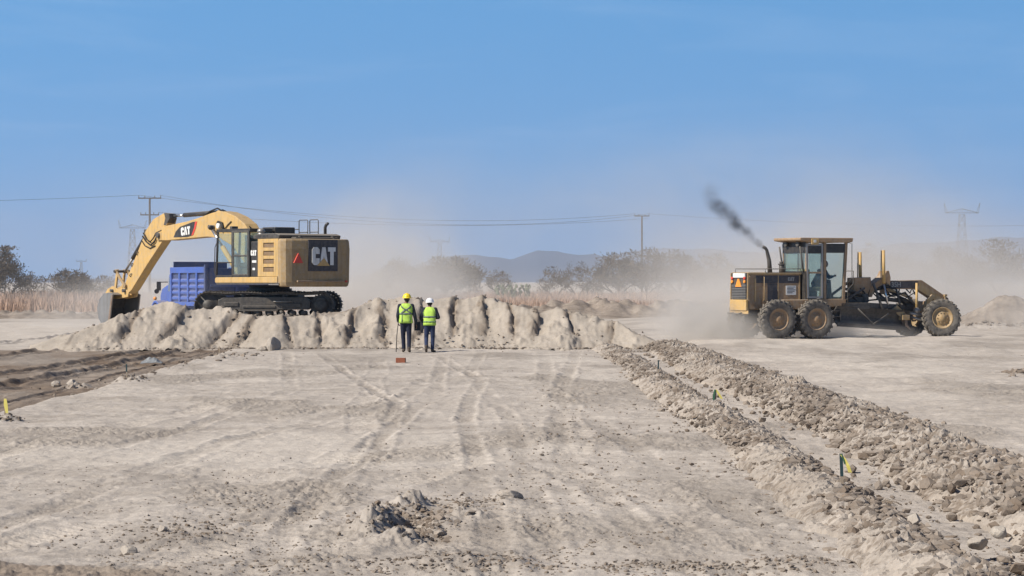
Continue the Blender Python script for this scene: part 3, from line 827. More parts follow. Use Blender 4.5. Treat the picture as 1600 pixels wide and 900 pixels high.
def block_letters(w_, h, thick, origin, xdir, up, parent, tri=True, name="lettering", mat=None, d=.012):
    """the three heavy block letters of the logo, with the triangle under the middle one"""
    x = Vector(xdir).normalized(); z = Vector(up).normalized(); n = x.cross(z); o0 = Vector(origin)
    def P(u, v, e): return o0 + x * (u - w_ / 2) + z * (v - h / 2) + n * e
    def poly(m, pts, mi=0, e0=0.0, e1=d):
        k = len(pts)
        vs = [P(u, v, e0) for u, v in pts] + [P(u, v, e1) for u, v in pts]
        m.add(vs, [tuple(range(k - 1, -1, -1)), tuple(range(k, 2 * k))] + [(i, (i + 1) % k, (i + 1) % k + k, i + k) for i in range(k)], mi)
    lw = w_ / 3.0; s = thick; g = lw * .06
    m = MB()
    # C, as separate strokes butted end to end
    c = s * .55
    C0, C1 = 0, lw - g
    poly(m, [(C0, c), (C0 + s, c + s * .3), (C0 + s, h - c - s * .3), (C0, h - c)])
    poly(m, [(C0, h - c), (C0 + s, h - c - s * .3), (C0 + s + c * .3, h - s), (C1 - s - c * .3, h - s), (C1 - s, h - c - s * .3), (C1, h - c), (C1 - c, h), (C0 + c, h)])
    poly(m, [(C0, c), (C0 + c, 0), (C1 - c, 0), (C1, c), (C1 - s, c + s * .3), (C1 - s - c * .3, s), (C0 + s + c * .3, s), (C0 + s, c + s * .3)])
    poly(m, [(C1 - s, h * .62), (C1, h * .62), (C1, h - c), (C1 - s, h - c - s * .3)])
    poly(m, [(C1 - s, c + s * .3), (C1, c), (C1, h * .38), (C1 - s, h * .38)])
    # A
    A0 = lw - g * .3; A1 = 2 * lw + g * .3; am = (A0 + A1) / 2
    poly(m, [(A0, 0), (A0 + s * .95, 0), (am, h * .66), (am, h), (am - s * .45, h)])
    poly(m, [(A1, 0), (am + s * .45, h), (am, h), (am, h * .66), (A1 - s * .95, 0)])
    # T
    T0 = 2 * lw + g; T1 = w_; tm = (T0 + T1) / 2
    poly(m, [(T0 - s * .1, h - s), (T1, h - s), (T1, h), (T0 - s * .1, h)])
    poly(m, [(tm - s * .5, 0), (tm + s * .5, 0), (tm + s * .5, h - s), (tm - s * .5, h - s)])
    o = m.build(name, mat or M['white'], parent)
    if tri:
        m = MB()
        poly(m, [(am - lw * .95, -h * .04), (am + lw * .75, -h * .04), (am, h * .40)], 0, d + .002, d + .008)
        m.build("logo_triangle", M['yellow'], o)
    return o

# ------------------------------------------------------------------ excavator
EA = R(130.0)
EX, EY, EZ = (421 - 800) * 91 / F, 91.0, 0.80
exc = empty("excavator", (EX, EY, EZ), EA, "yellow tracked excavator with raised bent boom, parked on the soil heap", "excavator")
def Lp(px, py):
    """photo pixel on the machine's middle plane -> (forward, up)"""
    x = (F * EX - 91 * (px - 800)) / (F * .643 + .766 * (px - 800))
    d = 91 + .766 * x
    return (x, CAM_H - EZ + (440 - py) * d / F)

# undercarriage, turned against the upper body
UD = R(180 - 130 - 2)
def under(m, name, mat, parent=exc, **kw):
    m.xform(Matrix.Rotation(UD, 4, 'Z'))
    return m.build(name, mat, parent, **kw)
m = MB(); m.box(-1.15, 1.15, -.95, .95, .42, .86); m.box(-.55, .55, -1.3, 1.3, .5, .8); under(m, "carbody", M['dark'], bevel=.05)
m = MB(); m.cyl((0, 0, .86), (0, 0, 1.2), .72, n=32); m.cyl((0, 0, .98), (0, 0, 1.08), .80, n=32); under(m, "swing_ring", M['dark'])
def track(yc):
    xi, xs_, r = 1.98, -1.98, .44
    m = MB()
    # belt path
    path = []
    n = 12
    for k in range(n + 1):
        a = math.pi / 2 - math.pi * k / n
        path.append((xi + r * math.cos(a), .50 + r * math.sin(a)))
    path += [(xi - (xi - xs_) * k / 20, .06) for k in range(1, 20)]
    for k in range(n + 1):
        a = -math.pi / 2 - math.pi * k / n
        path.append((xs_ + r * math.cos(a), .50 + r * math.sin(a)))
    path += [(xs_ + (xi - xs_) * k / 20, .94 - .035 * math.sin(math.pi * 3 * k / 20) ** 2) for k in range(1, 20)]
    # resample to shoes
    P = [Vector((p[0], 0, p[1])) for p in path] + [Vector((path[0][0], 0, path[0][1]))]
    seg = [(P[i + 1] - P[i]).length for i in range(len(P) - 1)]; tot = sum(seg); ns = 50
    def at_s(s_):
        s_ %= tot
        for i, l in enumerate(seg):
            if s_ <= l: return P[i].lerp(P[i + 1], s_ / l), (P[i + 1] - P[i]).normalized()
            s_ -= l
        return P[-1], Vector((1, 0, 0))
    pitch = tot / ns
    for k in range(ns):
        c, t_ = at_s(k * pitch)
        nrm_ = Vector((-t_.z, 0, t_.x)); nrm_ = -nrm_ if (c + nrm_ - Vector((0, 0, .5))).length < (c - nrm_ - Vector((0, 0, .5))).length else nrm_
        def q(a, b, y): return c + t_ * a + nrm_ * b + Vector((0, y, 0))
        hw = .30
        for (a0, a1, b0, b1) in ((-pitch * .46, pitch * .46, .0, .022), (-pitch * .40, -pitch * .31, .022, .06), (pitch * .18, pitch * .27, .022, .055)):
            vs = [q(a, b, y) for b in (b0, b1) for y in (yc - hw, yc + hw) for a in (a0, a1)]
            m.add(vs, [(0, 2, 3, 1), (4, 5, 7, 6), (0, 1, 5, 4), (2, 6, 7, 3), (0, 4, 6, 2), (1, 3, 7, 5)])
        for yy in (-.09, .05):
            vs = [q(a, b, yc + y) for b in (-.07, 0) for y in (yy, yy + .04) for a in (-pitch * .5, pitch * .5)]
            m.add(vs, [(0, 2, 3, 1), (4, 5, 7, 6), (0, 1, 5, 4), (2, 6, 7, 3), (0, 4, 6, 2), (1, 3, 7, 5)])
    tr = under(m, "track", M['rubber'])
    m = MB(); m.prism([(-1.55, .34), (1.55, .34), (1.62, .42), (1.62, .66), (1.4, .78), (-1.45, .78), (-1.62, .64), (-1.62, .42)], yc - .2, yc + .2)
    m.box(-.5, .9, yc - .26, yc + .262, .28, .335); m.box(-1.3, -.6, yc + .2, yc + .25, .42, .56); m.box(.9, 1.4, yc + .2, yc + .24, .46, .6)
    m.box(-.4, .75, yc + .2, yc + .235, .40, .48)
    under(m, "track_frame", M['dark'], tr, bevel=.015)
    m = MB(); m.lathe([(.0, yc - .12), (.36, yc - .12), (.38, yc - .1), (.38, yc + .1), (.36, yc + .12), (.2, yc + .13), (.17, yc + .19), (0, yc + .19)], (xi, 0, .5), n=24); under(m, "idler", M['dark'], tr)
    m = MB(); pts = []
    for k in range(42):
        a = 2 * math.pi * k / 42; rr = .40 if k % 2 else .345; pts.append((xs_ + rr * math.cos(a), .5 + rr * math.sin(a)))
    m.prism(pts, yc - .05, yc + .05); m.lathe([(0, yc + .05), (.24, yc + .05), (.26, yc + .09), (.24, yc + .22), (.1, yc + .25), (0, yc + .25)], (xs_, 0, .5), n=24); under(m, "sprocket", M['dark'], tr)
    for k in range(8):
        x = -1.4 + 2.8 * k / 7
        m = MB(); m.lathe([(0, yc - .2), (.1, yc - .2), (.1, yc - .1), (.075, yc - .08), (.075, yc + .08), (.1, yc + .1), (.1, yc + .2), (0, yc + .21)], (x, 0, .21), n=14)
        under(m, "track_roller", M['dark'], tr)
    for x in (-.7, .75):
        m = MB(); m.lathe([(0, yc - .12), (.08, yc - .12), (.08, yc + .12), (0, yc + .12)], (x, 0, .80), n=12); under(m, "carrier_roller", M['dark'], tr)
    m = MB(); m.tube([(-1.0, yc + .23, .6), (-1.0, yc + .33, .62), (-.35, yc + .33, .62), (-.35, yc + .23, .6)], .02, 6); under(m, "step", M['steel'], tr)
track(1.28); track(-1.28)

# upper frame
def side_shape(): pass
m = MB(); m.prism([(-2.75, -1.36), (1.15, -1.36), (1.28, -1.2), (1.28, -.5), (1.05, -.35), (1.05, .35), (1.23, .45), (1.26, 1.38), (1.18, 1.47), (-2.7, 1.47)], 1.22, 1.27, 'z'); m.build("floor_plate", M['dark'], exc)
m = MB(); m.prism([(-2.6, 1.275), (1.22, 1.275), (1.27, 1.30), (1.27, 1.44), (1.2, 1.47), (-2.6, 1.49)], 1.42, 1.475); m.box(1.2, 1.275, .48, 1.42, 1.277, 1.468)
m.build("skirt", M['yellow'], exc, bevel=.02)
m = MB(); m.prism([(-2.6, 1.275), (1.22, 1.275), (1.27, 1.44), (-2.6, 1.49)], -1.42, -1.36); m.build("skirt", M['yellow'], exc, bevel=.02)
# left body: black panel, louvred yellow door
m = MB(); m.box(-1.37, -.93, .42, 1.43, 1.478, 2.72); m.build("side_panel", M['black'], exc, bevel=.03)["label"] = "narrow black side panel with white lettering"
# reading direction on the left side runs from the rear to the front seen from outside: -x
block_letters(.34, .19, .055, (-1.12, 1.432, 2.32), (-1, 0, 0), (0, 0, 1), exc, tri=False)
m = MB(); m.box(-1.28, -1.02, 1.4325, 1.438, 1.98, 2.06); m.box(-1.2, -1.05, 1.4325, 1.438, 1.72, 1.8); build_each(m, "white_decal", M['white'], exc)
m = MB()
# louvred door as frame and recessed openings
zs = [1.495, 1.64, 1.80, 1.92, 2.08, 2.20, 2.36, 2.48, 2.64, 2.80]
m.box(-2.62, -2.36, .5, 1.45, 1.495, 2.80); m.box(-1.72, -1.385, .5, 1.45, 1.495, 2.80)
for z0, z1 in ((1.495, 1.66), (1.82, 1.94), (2.10, 2.22), (2.38, 2.50), (2.66, 2.80)): m.box(-2.36, -1.72, .5, 1.45, z0, z1)
m.build("engine_door", M['yellow'], exc, bevel=.012)
m = MB()
for z0 in (1.66, 1.94, 2.22, 2.50):
    for j in range(4):
        zz = z0 + .16 * (j + .1) / 4
        m.box(-2.36, -1.72, 1.36, 1.42, zz, zz + .022, rot=Matrix.Rotation(R(28), 3, 'X'))
    m.box(-2.36, -1.72, 1.30, 1.335, z0, z0 + .16)
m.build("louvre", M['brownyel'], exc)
# right body and engine block behind the boom
m = MB(); m.box(-2.6, .9, -1.44, -.5, 1.49, 2.55); m.box(-2.6, -.5, -.48, .40, 1.3, 2.60); m.build("body", M['yellow'], exc, bevel=.04)
# black top deck
m = MB(); m.prism([(-2.55, 2.80), (-1.05, 2.80), (-.95, 2.84), (-1.02, 2.93), (-1.3, 2.98), (-2.35, 2.99), (-2.6, 2.93)], -1.25, 1.38); m.box(-2.9, -2.6, -.9, .9, 2.80, 2.86)
m.build("engine_hood", M['dark'], exc, bevel=.03)
m = MB(); m.box(-1.9, -1.6, 1.385, 1.39, 2.86, 2.93); m.box(-1.5, -1.2, 1.385, 1.39, 2.86, 2.93); build_each(m, "hood_vent", M['black'], exc)
m = MB(); m.box(-.95, -.15, -.45, .42, 2.60, 3.24); m.box(-.35, .9, -1.2, -.52, 2.56, 2.72); m.build("air_cleaner_housing", M['black'], exc, bevel=.03)
m = MB(); m.cyl((-1.16, 1.15, 2.72), (-1.16, 1.15, 3.08), .12, n=14); m.ball((-1.16, 1.15, 3.08), .15, 6, sc=(1, 1, .7)); m.build("precleaner", M['steel'], exc)
m = MB(); m.tube([(-2.2, -.85, 2.95), (-2.2, -.85, 3.22), (-2.25, -.85, 3.3), (-2.36, -.85, 3.36)], .055, 10); m.build("exhaust_pipe", M['black'], exc)
def rail(pts, r=.018): return MB().tube([(p[0] + .95, p[1], p[2] - .02) for p in pts], r, 6).build("handrail", M['dark'], exc)
rail([(-1.0, -1.25, 2.8), (-1.0, -1.25, 3.50), (-1.04, -1.25, 3.54), (-1.5, -1.25, 3.54), (-1.54, -1.25, 3.50), (-1.54, -1.25, 2.8)])
rail([(-1.66, -1.25, 2.8), (-1.66, -1.25, 3.50), (-1.70, -1.25, 3.54), (-2.14, -1.25, 3.54), (-2.18, -1.25, 3.50), (-2.18, -1.25, 2.8)])
rail([(-1.0, -1.25, 3.10), (-1.54, -1.25, 3.10)]); rail([(-1.66, -1.25, 3.10), (-2.18, -1.25, 3.10)])
rail([(-.40, -1.3, 2.7), (-.45, -1.3, 3.10), (-.6, -1.3, 3.2), (-.98, -1.25, 3.22)])

# counterweight
out_ = [(-2.62, 1.49), (-2.80, 1.47), (-2.95, 1.36), (-3.02, 1.15), (-3.10, .6), (-3.14, .0), (-3.10, -.6), (-3.02, -1.15), (-2.95, -1.36), (-2.80, -1.47), (-2.62, -1.49)]
m = MB()
lev = [(1.14, .93), (1.18, .965), (1.30, .985), (2.45, 1.0), (2.72, .985), (2.80, .965)]
vs = []; nk = len(out_)
for z, k in lev:
    for (x, y) in out_: vs.append((-2.62 + (x + 2.62) * (1 - (1 - k) * 3.2), y * k, z))
fs = []
for j in range(len(lev) - 1):
    for i in range(nk):
        fs.append((j * nk + i, j * nk + (i + 1) % nk, (j + 1) * nk + (i + 1) % nk, (j + 1) * nk + i))
fs.append(tuple(range(nk - 1, -1, -1))); fs.append(tuple((len(lev) - 1) * nk + i for i in range(nk)))
m.add(vs, fs, 0)
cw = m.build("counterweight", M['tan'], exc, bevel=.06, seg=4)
for y in (-.7, .7):
    MB().prism([(-2.95, 2.79), (-2.75, 2.79), (-2.80, 2.90), (-2.90, 2.90)], y - .03, y + .03).build("lifting_eye", M['dark'], cw)
MB().box(-3.165, -3.09, -1.0, 1.0, 1.30, 1.36).build("lower_moulding", M['brownyel'], cw, bevel=.01)
# black logo panel follows the gentle curve of the rear: three facets
def cwx(y):  # rear surface x at y (z mid)
    return float(np.interp(y, [-1.36, -1.15, -.6, 0, .6, 1.15, 1.36], [-2.95, -3.02, -3.10, -3.14, -3.10, -3.02, -2.95]))
m = MB()
ys = [-.74, -.6, -.3, 0, .3, .52]
vs = []
for y in ys:
    for z in (1.68, 2.77): vs.append((cwx(y) - .016, y, z))
for y in ys:
    for z in (1.68, 2.77): vs.append((cwx(y) + .05, y, z))
n2 = len(ys) * 2
fs = [(2 * i, 2 * i + 1, 2 * i + 3, 2 * i + 2) for i in range(len(ys) - 1)] + [(n2 + 2 * i + 2, n2 + 2 * i + 3, n2 + 2 * i + 1, n2 + 2 * i) for i in range(len(ys) - 1)]
fs += [(2 * i + 1, 2 * i + 1 + n2, 2 * i + 3 + n2, 2 * i + 3) for i in range(len(ys) - 1)] + [(2 * i, 2 * i + 2, 2 * i + 2 + n2, 2 * i + n2) for i in range(len(ys) - 1)]
fs += [(0, n2, n2 + 1, 1), (n2 - 2, n2 - 1, 2 * n2 - 1, 2 * n2 - 2)]
m.add(vs, fs)
pn = m.build("logo_panel", M['navy'], cw)
block_letters(1.0, .62, .15, (-3.155, -.10, 2.20), (0, -1, 0), (0, 0, 1), cw)
# warning triangle on the left part of the rear
yc, zc = .92, 2.13; e = cwx(yc) - .03
m = MB(); m.prism([(yc - .19, zc - .17), (yc + .19, zc - .17), (yc, zc + .17)], e - .01, e + .04, 'x'); m.build("warning_triangle", M['red'], cw)
m = MB(); m.box(-3.04, -2.98, -1.2, -1.12, 1.3, 1.36); m.build("reflector", M['red'], cw)

# cab
cx0, cx1, cy0, cy1, cz0, cz1 = -.92, 1.22, .50, 1.44, 1.475, 3.14
cab = MB()
def post(a, b, r=.045): cab.cyl(a, b, r, n=8, smooth=True)
post((cx1, cy1, cz0), (cx1 - .10, cy1, cz1 - .06)); post((cx1, cy0, cz0), (cx1 - .10, cy0, cz1 - .06))
post((.18, cy1, cz0), (.18, cy1, cz1 - .05), .05); post((cx0 + .04, cy1, cz0), (cx0 + .08, cy1, cz1 - .05), .055); post((cx0 + .04, cy0, cz0), (cx0 + .08, cy0, cz1 - .05), .055)
cab.box(cx0, cx1 - .02, cy0, cy1 + .02, cz1 - .07, cz1 + .04); cab.box(cx0, cx1, cy1 - .04, cy1 + .03, cz0, cz0 + .07); cab.box(cx0 + .02, cx0 + .06, cy0, cy1, cz0, cz0 + .6)
cab.box(cx0, cx1, cy0, cy0 + .04, cz0, cz0 + .52); cab.box(.2, 1.15, cy1 - .03, cy1 + .01, cz0 + .50, cz0 + .54); cab.box(cx0, cx1, cy0 + .05, cy1 - .05, cz0 + .002, cz0 + .05)
co = cab.build("cab", M['black'], exc, bevel=.012)
m = MB(); m.box(cx0 + .07, .13, cy1 + .005, cy1 + .05, cz0 + .05, cz0 + .11); m.box(cx0 + .07, .13, cy1 + .005, cy1 + .05, cz1 - .10, cz1 - .03)
m.box(cx0 + .07, cx0 + .13, cy1 + .005, cy1 + .05, cz0 + .11, cz1 - .10); m.box(.07, .13, cy1 + .005, cy1 + .05, cz0 + .11, cz1 - .10); m.box(cx0 + .13, .07, cy1 + .005, cy1 + .05, cz0 + .72, cz0 + .78)
dr_ = m.build("door", M['dark'], co, bevel=.008)
m = MB(); m.box(cx0 + .13, .07, cy1 + .02, cy1 + .03, cz0 + .11, cz0 + .72); m.box(cx0 + .13, .07, cy1 + .02, cy1 + .03, cz0 + .78, cz1 - .10); build_each(m, "pane", M['glass'], dr_)
m = MB(); m.box(.2, 1.12, cy1 - .01, cy1 - .004, cz0 + .54, cz1 - .12); m.build("side_window", M['clear'], co)
m = MB(); m.box(cx0 + .1, cx1 - .1, cy0 + .01, cy0 + .016, cz0 + .52, cz1 - .10); m.build("side_window", M['clear'], co)
m = MB(); m.prism([(cx1 - .005, cz0 + .05), (cx1 + .003, cz0 + .05), (cx1 - .10, cz1 - .1), (cx1 - .108, cz1 - .1)], cy0 + .05, cy1 - .05); m.build("windscreen", M['clear'], co)
m = MB(); m.box(cx0 + .05, cx0 + .058, cy0 + .06, cy1 - .06, cz0 + .6, cz1 - .1); m.build("rear_window", M['glass'], co)
m = MB(); m.box(-.35, .15, .72, 1.22, cz0 + .35, cz0 + .48); m.box(-.45, -.33, .72, 1.22, cz0 + .45, cz0 + 1.15); m.box(-.42, -.34, .85, 1.1, cz0 + 1.15, cz0 + 1.38); m.box(-.3, .1, .8, 1.15, cz0 + .05, cz0 + .35)
m.build("seat", M['dark'], co, bevel=.04)
m = MB(); m.box(.1, .35, .62, .70, cz0 + .35, cz0 + .75); m.cyl((.3, .66, cz0 + .75), (.36, .66, cz0 + .98), .02); m.ball((.36, .66, cz0 + .98), .04, 5); m.box(.1, .35, 1.2, 1.3, cz0 + .35, cz0 + .75); m.cyl((.3, 1.25, cz0 + .75), (.36, 1.25, cz0 + .98), .02); m.ball((.36, 1.25, cz0 + .98), .045, 5)
build_each(m, "control_lever", M['steel'], co)
m = MB(); m.box(.9, 1.1, .62, .8, cz0 + .5, cz0 + .85); m.build("monitor", M['black'], co)
m = MB(); m.tube([(cx1 - .15, cy1 + .02, cz1 - .1), (cx1 + .10, cy1 + .12, cz1 + .05), (cx1 + .12, cy1 + .14, cz1 + .1)], .014, 6); m.ball((cx1 + .13, cy1 + .15, cz1 + .10), .12, 6, sc=(.45, 1, .75)); m.build("mirror", M['dark'], exc)
m = MB(); m.box(.95, 1.1, .7, .95, cz1 + .04, cz1 + .15); m.build("work_light", M['dark'], co)
m = MB(); m.tube([(cx1 + .05, cy1 - .05, cz0), (cx1 + .16, cy1 - .02, cz0 + .2), (cx1 + .12, cy1 - .02, cz1 - .6), (cx1 - .02, cy1 - .05, cz1 - .35)], .016, 6); m.build("grab_rail", M['dark'], exc)

# boom: outline in the machine's middle plane, 0.5 m wide box section
bo = [Lp(*p) for p in ((253, 367), (254.5, 375.5), (270, 375.8), (300, 373), (333, 370), (352, 372), (372, 384))]
bo += [(.75, 1.62), (.45, 1.42), (.05, 1.45), (-.05, 1.75), (.2, 2.3)]
bo += [Lp(*p) for p in ((402, 367), (392, 350), (378, 338.5), (362, 331.5), (352, 330), (340, 333), (317, 341.5), (300, 346.5), (269, 353), (256, 357.5))]
m = MB(); m.prism(bo, -.27, .27)
bm_ = m.build("boom", M['yellow'], exc, bevel=.02)
a = Lp(257.5, 367.5)
m = MB(); m.cyl((a[0], -.36, a[1]), (a[0], .36, a[1]), .10, n=16); m.build("boom_pin", M['dark'], bm_)
# logo on the boom side: black sweep with red edge and white letters
q = [Lp(*p) for p in ((281, 371), (284.5, 362), (291, 354.5), (311, 347), (318, 346), (316, 356), (309, 368.5), (303, 370.5))]
m = MB(); m.prism(q, .2735, .2785); lg = m.build("logo_panel", M['black'], bm_)
q = [Lp(*p) for p in ((309, 368.5), (313.4, 356), (315, 346.6), (318, 346), (316, 356), (312, 367))]
m = MB(); m.prism(q, .279, .283); m.build("logo_stripe", M['red'], lg)
c0 = Lp(292.5, 362.5); c1_ = Lp(308, 359.5)
dx = Vector((c1_[0] - c0[0], 0, c1_[1] - c0[1]))
mid = ((c0[0] + c1_[0]) / 2, .279, (c0[1] + c1_[1]) / 2)
xd = -dx.normalized() if dx.x > 0 else dx.normalized()
up_ = Vector((0, 0, 1)) - xd * xd.z
block_letters(.62, .30, .085, mid, xd, up_, lg, tri=False)
# brackets and hoses on the boom
q = [Lp(*p) for p in ((336, 335), (345, 328.5), (352, 331), (350, 338), (340, 340))]
m = MB(); m.prism(q, -.12, .12); m.build("ram_bracket", M['yellow'], bm_, bevel=.01)
def hose(pts, y, r=.03, parent=bm_):
    pp = [Lp(*p) for p in pts]
    return MB().tube([(p[0], y, p[1]) for p in pp], r, 6).build("hose", M['hose'], parent)
hose([(322, 338), (333, 330), (344, 325.5), (352, 330), (357, 333), (371, 338), (385, 347), (396, 356)], .12)
hose([(324, 340), (335, 333), (346, 328), (356, 333), (374, 342), (388, 352)], -.05)
hose([(262, 357.5), (285, 351), (310, 344.5), (335, 336)], .22, .022)
hose([(350, 352), (352, 347), (358, 349), (360, 357), (358, 362)], .31, .05)
hose([(361, 359), (366, 352), (372, 346)], .3, .018)
m = MB(); c = Lp(354, 353); m.cyl((c[0], .27, c[1]), (c[0], .40, c[1]), .10, n=12); m.build("work_light", M['white'], bm_)
# boom rams
for s_ in (-1, 1):
    a = Vector((1.05, s_ * .42, 1.35)); b_ = Vector((Lp(340, 372)[0] * .95, s_ * .42, Lp(340, 360)[1] + .12))
    ram = MB().cyl(a, a.lerp(b_, .62), .095, n=14).build("boom_ram", M['yellow'], exc)
    MB().cyl(a.lerp(b_, .62), b_, .05, n=12).build("rod", M['chrome'], ram)
m = MB(); m.cyl((Lp(340, 360)[0] * .95, -.5, Lp(340, 360)[1] + .12), (Lp(340, 360)[0] * .95, .5, Lp(340, 360)[1] + .12), .07, n=12); m.build("ram_pin", M['dark'], bm_)
# stick ram on top of the boom
a = Lp(346, 331.5); b_ = Lp(272, 337.5)
av = Vector((a[0], 0, a[1])); bv_ = Vector((b_[0], 0, b_[1]))
ram = MB().cyl(av, av.lerp(bv_, .78), .085, n=14).build("stick_ram", M['black'], exc)
MB().cyl(av.lerp(bv_, .78), bv_, .05, n=12).build("rod", M['chrome'], ram)
# stick
so = [Lp(*p) for p in ((245.5, 343), (261.5, 333.6), (268, 334), (270, 341), (267, 352), (262, 362), (261.5, 375.5), (236, 414), (212, 453), (206, 459), (199, 455), (200.5, 446), (214, 412), (228, 378), (233.5, 362))]
m = MB(); m.prism(so, -.19, .19); stk = m.build("stick", M['yellow'], exc, bevel=.015)
q = [Lp(*p) for p in ((263, 333), (271, 334), (272, 341), (266, 352), (262.5, 352), (265, 341))]
m = MB(); m.prism(q, -.12, .192); m.build("ram_bracket", M['dark'], stk)
hose([(268, 354), (260, 358), (254, 367), (250, 378), (244, 383), (237, 378), (231, 369)], .24, .028, stk)
hose([(262, 360), (253, 364), (249, 372), (244, 378), (238, 374), (233, 364)], .26, .024, stk)
hose([(250, 384), (242, 388), (234, 384), (229, 376)], .22, .02, stk)
for p in ((222, 396), (214, 414), (212, 430)):
    c = Lp(*p); MB().tube([(c[0] - .05, .2, c[1] + .05), (c[0], .24, c[1] + .05), (c[0] + .05, .24, c[1] - .02), (c[0] + .03, .2, c[1] - .06)], .02, 6).build("hose_clip", M['dark'], stk)
# bucket ram along the stick
a = Lp(231, 364); b_ = Lp(195.5, 424)
av = Vector((a[0], 0, a[1])); bv_ = Vector((b_[0], 0, b_[1]))
ram = MB().cyl(av, av.lerp(bv_, .66), .085, r1=.08, n=14).build("bucket_ram", M['black'], exc)
MB().cyl(av.lerp(bv_, .66), bv_, .045, n=12).build("rod", M['steel'], ram)
m = MB(); m.box(a[0] - .1, a[0] + .1, -.12, .12, a[1] - .14, a[1] + .14); m.build("ram_bracket", M['dark'], stk, bevel=.02)
# linkage
def link(p, q_, y, r, mat, name="link"):
    a = Lp(*p); b = Lp(*q_)
    m = MB(); u_ = Vector((b[0] - a[0], 0, b[1] - a[1])).normalized(); n_ = Vector((-u_.z, 0, u_.x))
    pts = [(a[0] + n_.x * r, a[1] + n_.z * r), (b[0] + n_.x * r, b[1] + n_.z * r), (b[0] - n_.x * r, b[1] - n_.z * r), (a[0] - n_.x * r, a[1] - n_.z * r)]
    m.prism(pts, y - .03, y + .03)
    m.cyl((a[0], y - .05, a[1]), (a[0], y + .05, a[1]), r * 1.35, n=12); m.cyl((b[0], y - .05, b[1]), (b[0], y + .05, b[1]), r * 1.35, n=12)
    return m.build(name, mat, exc, bevel=.006)
for y in (-.25, .25):
    link((190, 424), (204, 447), y, .055, M['tan'], "idler_link")
for y in (-.16, .16):
    link((189, 424), (186, 452), y, .06, M['yellow'], "bucket_link")
a = Lp(190, 424); MB().cyl((a[0], -.34, a[1]), (a[0], .34, a[1]), .055, n=12).build("link_pin", M['dark'], exc)
# coupler / bucket ears
q = [Lp(*p) for p in ((171, 460), (176, 451), (183, 447), (192, 452), (201, 449), (209, 456), (207, 464), (190, 467), (174, 466))]
for y in (-.22, .16):
    m = MB(); m.prism(q, y, y + .06); m.build("bucket_ear", M['yellow'], exc, bevel=.01)
a = Lp(203, 454); MB().cyl((a[0], -.33, a[1]), (a[0], .33, a[1]), .07, n=12).build("link_pin", M['dark'], exc)
a = Lp(184, 454); MB().cyl((a[0], -.33, a[1]), (a[0], .33, a[1]), .06, n=12).build("link_pin", M['dark'], exc)
m = MB(); q = [Lp(*p) for p in ((176, 458), (181, 455), (196, 458), (200, 462), (186, 464))]; m.prism(q, -.15, .15); m.build("coupler", M['tan'], exc, bevel=.01)
# bucket: side profile swept sideways; opening faces back to the machine
hinge = Lp(198, 461)
def bk(u_, v_): return (hinge[0] + u_, hinge[1] + v_)
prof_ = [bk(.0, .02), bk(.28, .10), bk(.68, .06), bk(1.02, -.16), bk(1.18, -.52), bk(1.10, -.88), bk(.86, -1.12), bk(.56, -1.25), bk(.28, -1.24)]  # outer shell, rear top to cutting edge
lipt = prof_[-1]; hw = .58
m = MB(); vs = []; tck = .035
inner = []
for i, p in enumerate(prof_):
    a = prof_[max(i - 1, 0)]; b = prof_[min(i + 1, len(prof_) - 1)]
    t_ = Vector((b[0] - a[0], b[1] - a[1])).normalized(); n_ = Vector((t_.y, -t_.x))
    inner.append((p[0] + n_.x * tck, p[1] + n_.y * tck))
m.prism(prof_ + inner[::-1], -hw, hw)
bk_o = m.build("bucket", M['dark'], exc)  # dark shell colour stands in for the shade inside the opening
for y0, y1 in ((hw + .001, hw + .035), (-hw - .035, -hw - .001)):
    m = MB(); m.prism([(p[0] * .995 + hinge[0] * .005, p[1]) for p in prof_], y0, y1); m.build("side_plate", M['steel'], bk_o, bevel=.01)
    m = MB(); m.prism([prof_[0], bk(.10, -.02), bk(.36, -1.1), prof_[-1]], y0 - .012 if y0 < 0 else y1 + .001, y0 - .001 if y0 < 0 else y1 + .02); m.build("side_cutter", M['rust'], bk_o)
for k in range(5):
    y = -hw + .06 + (2 * hw - .12) * k / 4
    m = MB(); m.add([(lipt[0] + .05, y - .06, lipt[1] - .03), (lipt[0] + .05, y + .06, lipt[1] - .03), (lipt[0] + .05, y + .06, lipt[1] + .06), (lipt[0] + .05, y - .06, lipt[1] + .06),
                 (lipt[0] - .20, y - .03, lipt[1] + .02), (lipt[0] - .20, y + .03, lipt[1] + .02), (lipt[0] - .20, y + .03, lipt[1] + .04), (lipt[0] - .20, y - .03, lipt[1] + .04)],
                [(0, 3, 2, 1), (4, 5, 6, 7), (0, 1, 5, 4), (1, 2, 6, 5), (2, 3, 7, 6), (3, 0, 4, 7)])
    m.build("tooth", M['rust'], bk_o)
# ------------------------------------------------------------------ motor grader
GX, GY, GZ = (1219 - 800) * 89 / F, 89.0, 0.14
GA = R(25)
gr = empty("motor_grader", (GX, GY, GZ), GA, "dusty yellow motor grader driving away to the right with its blade raised", "motor grader")
ca, sa_ = math.cos(GA), math.sin(GA)
def Gp(px, py, y=0.0):
    """photo pixel on the plane y of the grader -> (forward, up)"""
    # X = GX + x ca - y sa ; d = GY + x sa + y ca ; px-800 = F X / d
    k = (px - 800) / F
    x = (GX - y * sa_ - k * (GY + y * ca)) / (k * sa_ - ca)
    d = GY + x * sa_ + y * ca
    return (x, CAM_H - GZ + (440 - py) * d / F)

